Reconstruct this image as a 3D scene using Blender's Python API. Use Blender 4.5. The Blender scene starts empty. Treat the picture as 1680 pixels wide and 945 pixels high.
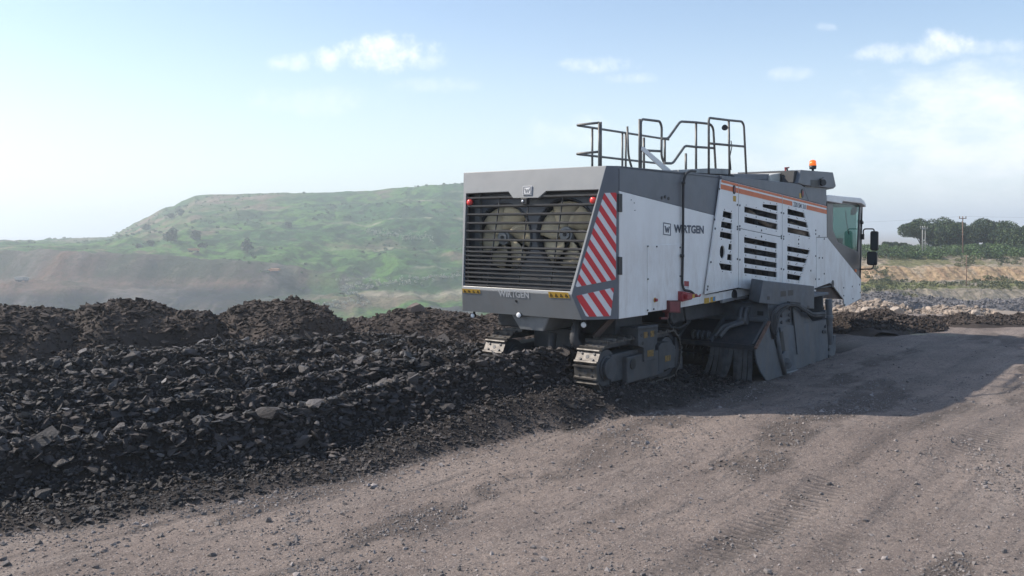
import bpy, bmesh, math, random
import numpy as np
from mathutils import Vector, Matrix
from mathutils.geometry import tessellate_polygon

R = math.radians
random.seed(7)
rng = np.random.default_rng(7)
sc = bpy.context.scene
COL = sc.collection

# ------------------------------------------------------------------ camera
H, F, CX, HY = 2.9, 1441.0, 840.0, 372.0
cd = bpy.data.cameras.new('camera')
cam = bpy.data.objects.new('camera', cd); COL.objects.link(cam)
cam.location = (0, 0, H); cam.rotation_euler = (R(90), 0, 0)
cd.sensor_width = 36; cd.lens = 36 * F / 1680
cd.shift_y = -(472.5 - HY) / 1680
cd.clip_start = .1; cd.clip_end = 20000
sc.camera = cam

# ------------------------------------------------------------------ light
SUN_EL, SUN_AZ = R(41), R(169)              # azimuth measured from +X, counter-clockwise
sdir = Vector((math.cos(SUN_EL) * math.cos(SUN_AZ), math.cos(SUN_EL) * math.sin(SUN_AZ), math.sin(SUN_EL)))
sl = bpy.data.lights.new('sun', 'SUN'); sl.energy = 3.9; sl.angle = R(.6); sl.color = (1, .91, .79)
so = bpy.data.objects.new('sun', sl); COL.objects.link(so)
so.rotation_euler = (-sdir).to_track_quat('-Z', 'Y').to_euler()
sc.view_settings.view_transform = 'Standard'; sc.view_settings.look = 'None'
sc.view_settings.gamma = 1; sc.view_settings.exposure = 0.66
sc.view_settings.use_curve_mapping = False
sc.cycles.max_bounces = 6; sc.cycles.volume_bounces = 1; sc.cycles.diffuse_bounces = 3
sc.cycles.use_denoising = True

W = bpy.data.worlds.new('World'); sc.world = W; W.use_nodes = True
nt = W.node_tree; N = nt.nodes; L = nt.links
for n in list(N): N.remove(n)

class NB:
    """tiny node helper"""
    def __init__(s, nt): s.nt = nt
    def n(s, t, **k):
        x = s.nt.nodes.new(t)
        for a, b in k.items(): setattr(x, a, b)
        return x
    def put(s, sock, v):
        if isinstance(v, bpy.types.NodeSocket): s.nt.links.new(v, sock)
        elif isinstance(v, (tuple, list)) and len(v) == 3 and sock.type == 'RGBA': sock.default_value = (*v, 1)
        else: sock.default_value = v
    def math(s, op, a, b=0., c=None, clamp=False):
        x = s.n('ShaderNodeMath', operation=op, use_clamp=clamp)
        s.put(x.inputs[0], a); s.put(x.inputs[1], b)
        if c is not None: s.put(x.inputs[2], c)
        return x.outputs[0]
    def mix(s, f, a, b, mode='MIX'):
        x = s.n('ShaderNodeMix', data_type='RGBA', blend_type=mode)
        s.put(x.inputs[0], f); s.put(x.inputs[6], a); s.put(x.inputs[7], b)
        return x.outputs[2]
    def noise(s, vec, scale, detail=4, rough=.55, out=0, dist=0.):
        x = s.n('ShaderNodeTexNoise'); s.put(x.inputs['Vector'], vec)
        x.inputs['Scale'].default_value = scale; x.inputs['Detail'].default_value = detail
        x.inputs['Roughness'].default_value = rough; x.inputs['Distortion'].default_value = dist
        return x.outputs[out]
    def ramp(s, v, lo, hi, a=0., b=1.):
        x = s.n('ShaderNodeMapRange'); x.interpolation_type = 'SMOOTHSTEP'
        s.put(x.inputs[0], v); x.inputs[1].default_value = lo; x.inputs[2].default_value = hi
        x.inputs[3].default_value = a; x.inputs[4].default_value = b
        return x.outputs[0]
    def mapping(s, vec, scale=(1, 1, 1), rot=(0, 0, 0), loc=(0, 0, 0)):
        x = s.n('ShaderNodeMapping'); s.put(x.inputs[0], vec)
        x.inputs['Scale'].default_value = scale; x.inputs['Rotation'].default_value = rot
        x.inputs['Location'].default_value = loc
        return x.outputs[0]

b = NB(nt)
sky = b.n('ShaderNodeTexSky', sky_type='NISHITA')
sky.sun_disc = False; sky.sun_elevation = SUN_EL
sky.sun_rotation = R(90) - SUN_AZ
sky.altitude = 0; sky.air_density = 1.0; sky.dust_density = .8; sky.ozone_density = 1.7
tc = b.n('ShaderNodeTexCoord')
sx = b.n('ShaderNodeSeparateXYZ'); b.put(sx.inputs[0], tc.outputs['Generated'])
yy = b.math('MAXIMUM', sx.outputs[1], .05)
cu = b.math('DIVIDE', sx.outputs[0], yy); cv = b.math('DIVIDE', sx.outputs[2], yy)
cc = b.n('ShaderNodeCombineXYZ'); b.put(cc.inputs[0], cu); b.put(cc.inputs[1], cv)
nz = b.noise(cc.outputs[0], 26, 9, .68)
nz2 = b.noise(b.mapping(cc.outputs[0], (1, 2.0, 1)), 8, 9, .66)
mask = None
# clouds: (azimuth tangent, elevation tangent, half width, half height, strength)
for (px, py, hw, hh, st) in [(628, 88, 88, 30, .95), (535, 97, 26, 20, .75), (478, 103, 40, 17, .6), (700, 100, 36, 16, .4),
                             (985, 108, 66, 15, .6), (1030, 128, 50, 11, .4), (1295, 121, 36, 13, .42), (1490, 88, 100, 17, .6),
                             (1560, 70, 48, 22, .75), (1353, 45, 20, 8, .4), (1640, 78, 60, 16, .4), (940, 218, 90, 28, .32), (520, 165, 110, 26, .25),
                             (1590, 230, 240, 120, .8), (1700, 150, 190, 70, .8), (1330, 245, 200, 60, .55), (720, 140, 70, 14, .25)]:
    a0, e0 = (px - CX) / F, (HY - py) / F
    dx = b.math('DIVIDE', b.math('SUBTRACT', cu, a0), hw / F); dy = b.math('DIVIDE', b.math('SUBTRACT', cv, e0), hh / F)
    rr = b.math('ADD', b.math('MULTIPLY', dx, dx), b.math('MULTIPLY', dy, dy))
    q = b.math('ADD', rr, b.math('MULTIPLY', b.math('SUBTRACT', nz if hw < 120 else nz2, .5), 5.0))
    m = b.ramp(q, -.9, 1.35, st, 0.)
    mask = m if mask is None else b.math('MAXIMUM', mask, m)
front = b.ramp(sx.outputs[1], .05, .3)
mask = b.math('MULTIPLY', mask, front)
veil = b.ramp(cv, -.02, .27, .62, .08)            # thin high overcast, thicker towards the horizon
skyc = b.mix(veil, sky.outputs[0], (5.3, 6.0, 6.7))
skyc = b.mix(mask, skyc, (6.9, 7.05, 7.2))
bg = b.n('ShaderNodeBackground'); b.put(bg.inputs[0], skyc); bg.inputs[1].default_value = .118
wo = b.n('ShaderNodeOutputWorld'); L.new(bg.outputs[0], wo.inputs[0])

# ------------------------------------------------------------------ materials
MATS = {}
def mat(name, col, rough=.6, metal=0., spec=.5, var=.25, vscale=3., var_col=None, bump=0., bscale=40., dirt=0., dirt_col=(.12, .1, .09), dirt_z=(0., 1.6), island=0.):
    m = bpy.data.materials.new(name); m.use_nodes = True
    nb = NB(m.node_tree); bs = m.node_tree.nodes['Principled BSDF']
    t = nb.n('ShaderNodeTexCoord').outputs['Object']
    c = nb.mix(nb.ramp(nb.noise(t, vscale, 6, .62), .35, .7), col, var_col or tuple(x * (1 - var) for x in col))
    if island:
        g = nb.n('ShaderNodeNewGeometry').outputs['Random Per Island']
        c = nb.mix(nb.math('MULTIPLY', nb.math('POWER', g, 2.2), 1.), c, tuple(min(1, x * (1 + island)) for x in (var_col or col)))
    if dirt:
        s = nb.n('ShaderNodeSeparateXYZ'); nb.put(s.inputs[0], t)
        zf = nb.ramp(s.outputs[2], dirt_z[0], dirt_z[1], 1., .12)
        st = nb.noise(nb.mapping(t, (1.3, 1.3, .5)), 2.1, 7, .72)
        f = nb.math('MULTIPLY', nb.math('MULTIPLY', nb.ramp(st, .38, .72), zf), dirt, clamp=True)
        c = nb.mix(f, c, dirt_col)
    nb.put(bs.inputs['Base Color'], c)
    rn = nb.noise(t, vscale * 2.7, 4, .6)
    nb.put(bs.inputs['Roughness'], nb.math('ADD', rough - .1, nb.math('MULTIPLY', rn, .2), clamp=True))
    bs.inputs['Metallic'].default_value = metal
    bs.inputs['Specular IOR Level'].default_value = spec
    if bump:
        bp = nb.n('ShaderNodeBump'); bp.inputs['Strength'].default_value = min(1, bump * 20); bp.inputs['Distance'].default_value = bump
        nb.put(bp.inputs['Height'], nb.noise(t, bscale, 6, .6)); nb.put(bs.inputs['Normal'], bp.outputs[0])
    MATS[name] = m
    return m

white = mat('white_paint', (.82, .825, .82), .42, var=.07, vscale=1.1, dirt=.6, dirt_col=(.46, .4, .35), dirt_z=(1.4, 3.4), bump=.0015, bscale=2.2)
grey = mat('grey_paint', (.125, .14, .165), .48, var=.16, vscale=2., dirt=.5, dirt_col=(.2, .18, .165), dirt_z=(1.2, 4.5))
rgrey = mat('rear_grey_paint', (.215, .225, .235), .4, spec=.6, var=.1, vscale=2., dirt=.4, dirt_col=(.2, .18, .165), dirt_z=(1.2, 4.5))  # rear frame in a lighter grey than the other grey panels
tframe = mat('muddy_track_frame', (.07, .076, .086), .65, metal=.1, var=.4, vscale=3, dirt=.8, dirt_col=(.09, .078, .07), dirt_z=(.2, 1.6), bump=.003, bscale=16)
lgrey = mat('bare_grey_metal', (.3, .31, .32), .5, metal=.3, var=.3, dirt=.6)
steel = mat('dusty_grey_steel', (.115, .13, .152), .6, metal=.1, var=.35, vscale=2.6, dirt=.85, dirt_col=(.15, .135, .125), dirt_z=(.2, 2.6), bump=.002, bscale=14)
dsteel = mat('dark_steel', (.055, .06, .07), .55, metal=.2, var=.4, dirt=.6, dirt_z=(0, 2), bump=.003, bscale=18)
flapm = mat('dusty_rubber_flap', (.1, .105, .115), .75, var=.45, vscale=6, dirt=.6, dirt_z=(0, 1))
black = mat('black_plastic', (.018, .019, .022), .5, var=.3)
rubber = mat('black_rubber', (.035, .036, .04), .75, var=.4, dirt=.6, dirt_z=(0, 2))
worn = mat('polished_track_steel', (.13, .122, .115), .5, metal=.5, var=.6, vscale=9, dirt=.95, dirt_col=(.06, .05, .045), dirt_z=(-1, 3), bump=.004, bscale=25)
red = mat('red_paint', (.33, .035, .045), .5, var=.3, dirt=.3)
dred2 = mat('faded_red_reflector', (.22, .03, .04), .5, var=.3)
darkred = mat('dirty_dark_red', (.13, .03, .03), .65, var=.4)
redref = mat('red_stripe', (.62, .035, .045), .45, var=.08)
whref = mat('white_stripe', (.72, .73, .75), .45, var=.08)
orange = mat('orange_stripe', (.68, .15, .035), .5, var=.12)
dyellow = mat('dirty_yellow_sticker', (.26, .16, .045), .7, var=.6, vscale=20)
yellow = mat('yellow_sticker', (.6, .36, .05), .6, var=.3, vscale=14)
blue = mat('blue_sticker', (.05, .25, .5), .6)
beige = mat('beige_fan_blade', (.72, .6, .4), .6, var=.3)
chrome = mat('silver_metal', (.6, .6, .6), .3, metal=.9, var=.2)
lens = mat('lamp_glass', (.8, .82, .85), .15, spec=.8, var=.05)
brown = mat('brown_rusty_sheet', (.09, .06, .05), .75, var=.4)
rust = mat('rusty_edge', (.17, .1, .075), .75, var=.5, vscale=12)
rail = mat('galvanised_tube', (.17, .165, .16), .5, metal=.5, var=.35, vscale=6)
dline = mat('seam_dark', (.05, .055, .06), .7)
amber = bpy.data.materials.new('amber_beacon'); amber.use_nodes = True
bs = amber.node_tree.nodes['Principled BSDF']; bs.inputs['Base Color'].default_value = (.9, .2, .02, 1)
bs.inputs['Roughness'].default_value = .2; bs.inputs['Transmission Weight'].default_value = .35
bs.inputs['Emission Color'].default_value = (1, .25, .03, 1); bs.inputs['Emission Strength'].default_value = .25
glass = bpy.data.materials.new('green_glass'); glass.use_nodes = True
g = NB(glass.node_tree)
tr = g.n('ShaderNodeBsdfTransparent'); tr.inputs[0].default_value = (.52, .66, .63, 1)
gl = g.n('ShaderNodeBsdfGlossy'); gl.inputs[1].default_value = .03
fr = g.n('ShaderNodeLayerWeight'); fr.inputs[0].default_value = .5
mx = g.n('ShaderNodeMixShader'); g.put(mx.inputs[0], g.math('ADD', g.math('MULTIPLY', g.math('POWER', fr.outputs[1], 5.), .6), .03)); g.put(mx.inputs[1], tr.outputs[0]); g.put(mx.inputs[2], gl.outputs[0])
g.put(glass.node_tree.nodes['Material Output'].inputs[0], mx.outputs[0])
mirror_m = mat('mirror_glass', (.08, .09, .1), .12, metal=.4, var=.1)

# ------------------------------------------------------------------ mesh builder
def tag(o, label=None, cat=None, group=None, kind=None):
    if label: o['label'] = label
    if cat: o['category'] = cat
    if group: o['group'] = group
    if kind: o['kind'] = kind
    return o

def empty(name, loc=(0, 0, 0), rz=0):
    o = bpy.data.objects.new(name, None); COL.objects.link(o)
    o.location = loc; o.rotation_euler = (0, 0, rz); o.empty_display_size = .3
    return o

def perp(n):
    n = n.normalized()
    a = Vector((0, 0, 1)) if abs(n.z) < .9 else Vector((1, 0, 0))
    x = a.cross(n).normalized()
    return x, n.cross(x).normalized()

class MB:
    def __init__(s): s.v = []; s.f = []; s.sm = []
    def add(s, vs, fs, smooth=False):
        k = len(s.v); s.v += [tuple(v) for v in vs]
        s.f += [tuple(i + k for i in f) for f in fs]; s.sm += [smooth] * len(fs)
        return s
    def box(s, x0, x1, y0, y1, z0, z1):
        vs = [(x, y, z) for x in (x0, x1) for y in (y0, y1) for z in (z0, z1)]
        return s.add(vs, [(0, 1, 3, 2), (4, 6, 7, 5), (0, 4, 5, 1), (2, 3, 7, 6), (0, 2, 6, 4), (1, 5, 7, 3)])
    def beam(s, p, q, w, h, up=Vector((0, 0, 1))):
        p, q = Vector(p), Vector(q); d = (q - p).normalized()
        x = d.cross(up)
        if x.length < .01: x = d.cross(Vector((1, 0, 0)))
        x.normalize(); y = x.cross(d)
        vs = [e + x * (a * w / 2) + y * (c * h / 2) for e in (p, q) for a, c in ((-1, -1), (1, -1), (1, 1), (-1, 1))]
        return s.add(vs, [(3, 2, 1, 0), (4, 5, 6, 7), (0, 1, 5, 4), (1, 2, 6, 5), (2, 3, 7, 6), (3, 0, 4, 7)])
    def prism(s, pts, nrm, th, holes=()):
        """polygon with its outer face at pts, thickness th going inwards (against nrm)"""
        nrm = Vector(nrm).normalized(); loops = [list(map(Vector, pts))] + [list(map(Vector, h)) for h in holes]
        flat = [p for l in loops for p in l]; n = len(flat)
        tris = tessellate_polygon([[(p.x, p.y, p.z) for p in l] for l in loops])
        fs = []
        for t in tris:
            a, b_, c = (flat[i] for i in t)
            nn = (b_ - a).cross(c - a)
            if nn.length < 1e-10: continue
            t = tuple(t) if nn.dot(nrm) > 0 else tuple(reversed(t))
            fs.append(t); fs.append(tuple(i + n for i in reversed(t)))
        k = 0
        for l in loops:
            m = len(l)
            for i in range(m):
                j = (i + 1) % m
                fs.append((k + i, k + j, k + j + n, k + i + n))
            k += m
        return s.add(flat + [p - nrm * th for p in flat], fs)
    def cyl(s, p, q, r, n=16, r2=None, smooth=True):
        p, q = Vector(p), Vector(q); x, y = perp(q - p); r2 = r if r2 is None else r2
        vs = [c + (x * math.cos(a) + y * math.sin(a)) * rr for c, rr in ((p, r), (q, r2)) for a in [2 * math.pi * i / n for i in range(n)]]
        s.add(vs, [(i, (i + 1) % n, n + (i + 1) % n, n + i) for i in range(n)], smooth)
        k = len(s.v) - 2 * n
        s.f += [tuple(k + i for i in reversed(range(n))), tuple(k + n + i for i in range(n))]; s.sm += [False, False]
        return s
    def tube(s, path, r, n=8, fillet=0., segs=4):
        P = [Vector(p) for p in path]
        if fillet:
            Q = [P[0]]
            for i in range(1, len(P) - 1):
                a, c, d = P[i - 1], P[i], P[i + 1]
                f_ = min(fillet, (a - c).length * .45, (d - c).length * .45)
                p0 = c + (a - c).normalized() * f_; p1 = c + (d - c).normalized() * f_
                for k in range(segs + 1):
                    t = k / segs; Q.append(p0 * (1 - t) ** 2 + c * 2 * t * (1 - t) + p1 * t * t)
            P = Q + [P[-1]]
        vs = []; x = None
        for i, p in enumerate(P):
            d = (P[min(i + 1, len(P) - 1)] - P[max(i - 1, 0)]).normalized()
            if x is None: x, _ = perp(d)
            x = (x - d * x.dot(d)).normalized(); y = d.cross(x)
            rr = r(i) if callable(r) else r
            vs += [p + (x * math.cos(2 * math.pi * k / n) + y * math.sin(2 * math.pi * k / n)) * rr for k in range(n)]
        m = len(P)
        s.add(vs, [(i * n + k, i * n + (k + 1) % n, (i + 1) * n + (k + 1) % n, (i + 1) * n + k) for i in range(m - 1) for k in range(n)], True)
        k0 = len(s.v) - m * n
        s.f += [tuple(k0 + k for k in reversed(range(n))), tuple(k0 + (m - 1) * n + k for k in range(n))]; s.sm += [False, False]
        return s
    def sheet(s, rows, th, nrm, smooth=False):
        """grid of points given as rows, with thickness"""
        m, n = len(rows), len(rows[0]); nrm = Vector(nrm)
        A = [Vector(p) for r_ in rows for p in r_]; Bk = [p - nrm * th for p in A]; K = m * n
        fs = []
        for i in range(m - 1):
            for j in range(n - 1):
                q = (i * n + j, i * n + j + 1, (i + 1) * n + j + 1, (i + 1) * n + j)
                fs.append(q); fs.append(tuple(k + K for k in reversed(q)))
        ring = [j for j in range(n)] + [i * n + n - 1 for i in range(1, m)] + [(m - 1) * n + j for j in range(n - 2, -1, -1)] + [i * n for i in range(m - 2, 0, -1)]
        for a, c in zip(ring, ring[1:] + ring[:1]): fs.append((c, a, a + K, c + K))
        return s.add(A + Bk, fs, smooth)
    def dome(s, c, r, axis, squash=1., n=14, m=6):
        axis = Vector(axis).normalized(); x, y = perp(axis); c = Vector(c)
        vs = [c + axis * (math.sin(a) * r * squash) + (x * math.cos(t) + y * math.sin(t)) * (math.cos(a) * r)
              for a in [math.pi / 2 * i / m for i in range(m)] for t in [2 * math.pi * k / n for k in range(n)]]
        vs.append(c + axis * r * squash)
        fs = [(i * n + k, i * n + (k + 1) % n, (i + 1) * n + (k + 1) % n, (i + 1) * n + k) for i in range(m - 1) for k in range(n)]
        fs += [((m - 1) * n + k, (m - 1) * n + (k + 1) % n, m * n) for k in range(n)] + [tuple(reversed(range(n)))]
        return s.add(vs, fs, True)
    def build(s, name, material, parent=None, bevel=0., recalc=True):
        me = bpy.data.meshes.new(name); me.from_pydata(s.v, [], s.f)
        me.polygons.foreach_set('use_smooth', s.sm)
        me.materials.append(material)
        if recalc:
            bm = bmesh.new(); bm.from_mesh(me); bmesh.ops.recalc_face_normals(bm, faces=bm.faces); bm.to_mesh(me); bm.free()
        o = bpy.data.objects.new(name, me); COL.objects.link(o)
        if parent: o.parent = parent
        if bevel:
            md = o.modifiers.new('bevel', 'BEVEL'); md.width = bevel; md.segments = 2; md.limit_method = 'ANGLE'; md.angle_limit = R(40)
        return o

# ------------------------------------------------------------------ noise in numpy
def _hash(ix, iy, seed):
    h = (ix.astype(np.int64) * 374761393 + iy.astype(np.int64) * 668265263 + seed * 982451653) & 0x7fffffff
    h = ((h ^ (h >> 13)) * 1274126177) & 0x7fffffff
    return ((h ^ (h >> 16)) & 0xffff) / 65535.
def vnoise(x, y, seed=0):
    ix, iy = np.floor(x), np.floor(y); fx, fy = x - ix, y - iy
    fx = fx * fx * fx * (fx * (fx * 6 - 15) + 10); fy = fy * fy * fy * (fy * (fy * 6 - 15) + 10)
    a, c = _hash(ix, iy, seed), _hash(ix + 1, iy, seed); d, e = _hash(ix, iy + 1, seed), _hash(ix + 1, iy + 1, seed)
    return (a * (1 - fx) + c * fx) * (1 - fy) + (d * (1 - fx) + e * fx) * fy
def fbm(x, y, seed=0, oct=5, gain=.5):
    s = np.zeros_like(x); a = 1.; t = 0.; ca, sa = math.cos(.6), math.sin(.6)
    for i in range(oct):
        s += a * vnoise(x, y, seed + i * 17); t += a; a *= gain
        x, y = (x * ca - y * sa) * 2.03 + 5.1, (x * sa + y * ca) * 2.03 + 1.7
    return s / t * 2 - 1
def sstep(a, c, x):
    t = np.clip((x - a) / (c - a), 0, 1); return t * t * (3 - 2 * t)
def mesh_np(name, V, faces_q=None, faces_t=None, material=None, smooth=True):
    me = bpy.data.meshes.new(name)
    me.vertices.add(len(V)); me.vertices.foreach_set('co', np.ascontiguousarray(V, dtype=np.float32).ravel())
    parts = []; tot = []
    if faces_q is not None: parts.append(faces_q.ravel()); tot.append(np.full(len(faces_q), 4))
    if faces_t is not None: parts.append(faces_t.ravel()); tot.append(np.full(len(faces_t), 3))
    li = np.concatenate(parts).astype(np.int32); tot = np.concatenate(tot).astype(np.int32)
    st = np.concatenate([[0], np.cumsum(tot)[:-1]]).astype(np.int32)
    me.loops.add(len(li)); me.loops.foreach_set('vertex_index', li)
    me.polygons.add(len(tot)); me.polygons.foreach_set('loop_start', st); me.polygons.foreach_set('loop_total', tot)
    me.polygons.foreach_set('use_smooth', np.full(len(tot), smooth))
    me.update(calc_edges=True)
    if material: me.materials.append(material)
    o = bpy.data.objects.new(name, me); COL.objects.link(o)
    return o
def gridq(m, n, k=0):
    i, j = np.meshgrid(np.arange(m - 1), np.arange(n - 1), indexing='ij')
    a = (i * n + j).ravel() + k
    return np.stack([a, a + 1, a + n + 1, a + n], 1)

def gpt(px, py, z=0.):
    """ground point seen at a pixel of the photograph, at height z"""
    D = (H - z) * F / (py - HY); return ((px - CX) / F * D, D)

# ------------------------------------------------------------------ ground shape
EDGE = np.array([gpt(-700, 1150), gpt(-300, 960), gpt(0, 886), gpt(180, 862), gpt(350, 830), gpt(560, 793), gpt(700, 757), gpt(840, 728), gpt(960, 708), gpt(1050, 692), gpt(1110, 677), gpt(1190, 650), gpt(1250, 628)])
e1 = EDGE[-1]; EDGE = np.vstack([EDGE, [e1 + np.array([.609, .793]) * 4.5]])
def edge_dist(x, y):
    best = np.full(x.shape, 1e9); sg = np.ones(x.shape)
    for p, q in zip(EDGE[:-1], EDGE[1:]):
        d = q - p; l = np.hypot(*d); t = np.clip(((x - p[0]) * d[0] + (y - p[1]) * d[1]) / l ** 2, 0, 1)
        qx, qy = x - p[0] - t * d[0], y - p[1] - t * d[1]; r_ = np.hypot(qx, qy)
        s_ = np.where(d[0] * (y - p[1]) - d[1] * (x - p[0]) > 0, 1., -1.)
        m = r_ < best - 1e-9; best = np.where(m, r_, best); sg = np.where(m, s_, sg)
    return best * sg
def far_line(x): return np.interp(x, [-16, -9.4, -6.9, -3, 3], [11.0, 15.4, 17.9, 19.6, 21.2])
def ridge_of(w): return (1 - np.abs(np.sin(math.pi * (w + .25) / 1.5))) ** 1.0
def rubble_h(x, y):
    d = edge_dist(x, y) + .16 * fbm(x * .9, y * .9, 3, 4)
    w = d + .25 * fbm(x * .25, y * .25, 9, 2)
    ridge = ridge_of(w)
    h = sstep(0, .35, d) * .07 + sstep(.3, 1.3, d) * .1 + sstep(.5, 1.2, d) * (.5 * ridge - .07)
    u = (x - 1.63) * .609 + (y - 13.42) * .793
    h += (.34 - .16 * sstep(1.3, 2.4, d)) * sstep(0, .6, d) * np.exp(-((u + .7) / 2.4) ** 2) * (1 - sstep(3.2, 4.4, d) * .7)
    h *= 1 - .75 * sstep(1.2, 4.0, u)
    h *= 1 - sstep(4.4, 6, u)
    h *= .15 + .85 * sstep(-.2, .7, far_line(x) - y + .5 * fbm(x * .7, y * .7, 61, 4))
    return h, d
RUTS = ((-1.2, .35, .012), (-2.4, .3, .011), (-3.9, .2, .014), (-4.75, .22, .016), (-6.4, .25, .008), (-7.4, .25, .012))
def base_h(x, y):
    D = np.hypot(x, y)
    z = .025 * fbm(x * .35, y * .35, 21, 4) + .012 * fbm(x * 3, y * 3, 5, 4) * (D < 60)
    z += .2 * np.exp(-((x - 4.5) / 3.5) ** 2 - ((y - 12.3) / 1.8) ** 2)  # low rise added to shift where the machine's shadow lands
    # wheel ruts along the travel direction
    u = (x - 1.63) * .609 + (y - 13.42) * .793; v = -(x - 1.63) * .793 + (y - 13.42) * .609
    for c, wd, dp in RUTS:
        cc_ = c - .07 * u + .03 * np.sin(u * .21 + c)
        z -= dp * np.exp(-((v - cc_) / wd) ** 4) * (D < 40)
    # the edge of the platform: a deep pit on the left, a shallow cut on the right
    ang = x / np.maximum(y, 1e-3)
    left = 1 - sstep(.26, .34, ang)
    ye = y + 1.5 * fbm(x * .08, y * .08, 31, 3)
    pit = -(sstep(25.5, 75, ye) * 46) 
    shallow = -(sstep(28.5, 43, ye) * 3.3 + sstep(60, 88, ye) * 2.0 + sstep(150, 400, ye) * 12)
    shallow += sstep(30, 45, ye) * .35 * fbm(x * .3, y * .3, 8, 5)
    z += np.where(y > 0, left * pit + (1 - left) * shallow, 0) + (y <= 0) * 0
    return z
def ground_h(x, y):
    rh, d = rubble_h(x, y)
    near = (np.hypot(x, y) < 60)
    back = 1 - sstep(24, 27, y)
    return base_h(x, y) + np.where(near, rh, 0) * back, d

# ------------------------------------------------------------------ ground material
def wcoord(nb): return nb.n('ShaderNodeNewGeometry').outputs['Position']
gm = bpy.data.materials.new('haul_road_dirt'); gm.use_nodes = True
nb = NB(gm.node_tree); bs = gm.node_tree.nodes['Principled BSDF']; t = wcoord(nb)
al = nb.mapping(t, (1, 1, 1), (0, 0, -R(50)))                 # x runs along the road
al = nb.mapping(al, (.08, 1, 1))
c = nb.mix(nb.ramp(nb.noise(t, .55, 6, .6), .35, .68), (.238, .192, .167), (.16, .129, .115))
c = nb.mix(nb.math('MULTIPLY', nb.ramp(nb.noise(al, 1.6, 6, .62), .45, .7), .7), c, (.262, .22, .195))
c = nb.mix(nb.math('MULTIPLY', nb.ramp(nb.noise(al, 4.5, 8, .75), .53, .68), .75), c, (.085, .077, .076))
c = nb.mix(nb.math('MULTIPLY', nb.ramp(nb.noise(t, 9, 6, .75), .5, .66), .75), c, (.095, .08, .074))
sp = nb.noise(t, 60, 3, .7)
c = nb.mix(nb.math('MULTIPLY', nb.ramp(sp, .56, .66), .8), c, (.42, .37, .34))
c = nb.mix(nb.math('MULTIPLY', nb.ramp(nb.noise(t, 45, 3, .7, dist=1.), .56, .68), .85), c, (.05, .045, .045))
# coal dust under the rubble, carried by a vertex mask
at = nb.n('ShaderNodeAttribute', attribute_name='coal').outputs['Fac']
c = nb.mix(at, c, (.026, .022, .021))
trd = nb.n('ShaderNodeAttribute', attribute_name='tread').outputs['Fac']
dt = nb.n('ShaderNodeVectorMath', operation='DOT_PRODUCT'); nb.put(dt.inputs[0], t); dt.inputs[1].default_value = (.609, .793, 0)
lug = nb.ramp(nb.math('SINE', nb.math('ADD', nb.math('MULTIPLY', dt.outputs['Value'], 2 * math.pi / .115), nb.math('MULTIPLY', nb.noise(t, 3, 3), 2.5))), -.1, .5)
lug = nb.math('MULTIPLY', lug, trd)
c = nb.mix(nb.math('MULTIPLY', lug, .4), c, (.075, .064, .06))
at2 = nb.n('ShaderNodeAttribute', attribute_name='far').outputs['Fac']
fc = nb.mix(nb.ramp(nb.noise(t, .15, 6, .6), .4, .62), (.27, .22, .18), (.14, .12, .115))
c = nb.mix(at2, c, fc)
nb.put(bs.inputs['Base Color'], c); bs.inputs['Roughness'].default_value = .9; bs.inputs['Specular IOR Level'].default_value = .25
bp = nb.n('ShaderNodeBump'); bp.inputs['Strength'].default_value = 1.; bp.inputs['Distance'].default_value = .05
hh = nb.math('ADD', nb.math('MULTIPLY', nb.noise(t, 14, 8, .72), .8), nb.math('MULTIPLY', nb.noise(al, 6, 5, .6), .5))
hh = nb.math('SUBTRACT', hh, nb.math('MULTIPLY', lug, .55))
nb.put(bp.inputs['Height'], hh); nb.put(bs.inputs['Normal'], bp.outputs[0])

rr = np.concatenate([np.linspace(.5, 6, 12), 6.05 * (40 / 6.05) ** (np.linspace(0, 1, 430)), 40 * (5000 / 40) ** (np.linspace(.02, 1, 90))])
fa = np.linspace(R(90 - 39), R(90 + 39), 900)
aa = np.concatenate([fa, np.linspace(R(129), R(90 + 360 - 39), 60)[1:]])
RR, AA = np.meshgrid(rr, aa, indexing='ij')
X, Y = RR * np.cos(AA), RR * np.sin(AA)
Z, dd = ground_h(X, Y)
V = np.stack([X.ravel(), Y.ravel(), Z.ravel()], 1)
V = np.vstack([V, [[0, 0, 0]]])
Q = gridq(*RR.shape); nA = len(aa)
T = np.stack([np.full(nA - 1, len(V) - 1), np.arange(nA - 1), np.arange(1, nA)], 1)
ground = mesh_np('ground', V, Q[:, ::-1], T, gm)
ground['kind'] = 'structure'
coal = sstep(-.25, .35, dd + .25 * fbm(X * 2.2, Y * 2.2, 77, 4)) * (Y < 45)
u_ = (X - 1.63) * .609 + (Y - 13.42) * .793; v_ = -(X - 1.63) * .793 + (Y - 13.42) * .609
coal = np.clip(coal, 0, .96) * np.where(u_ > 6, 1 - sstep(8, 12, u_) * (v_ < 2), 1)
tread = np.zeros(X.shape)
for c_, wd, dp in RUTS:
    band_ = np.exp(-((v_ - (c_ - .07 * u_ + .03 * np.sin(u_ * .21 + c_))) / (wd * 1.2)) ** 4)
    if dp > .013: tread = np.maximum(tread, band_ * (.9 if c_ > -5 else .5) * sstep(-.2, .25, fbm(u_ * .35, v_ * .8, 303, 3)) * (Y < 28))
    coal = np.maximum(coal, band_ * (.35 if dp > .013 else .2) * sstep(-.15, .25, fbm(u_ * .5, v_ * 2.5, 301, 4)) * (Y < 28))
spill = sstep(.12, .42, fbm(u_ * .22, v_ * 1.1, 311, 4) + .35 * fbm(u_ * 2.2, v_ * 2.8, 313, 4)) * (Y < 28)
coal = np.maximum(coal, .5 * spill)
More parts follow.
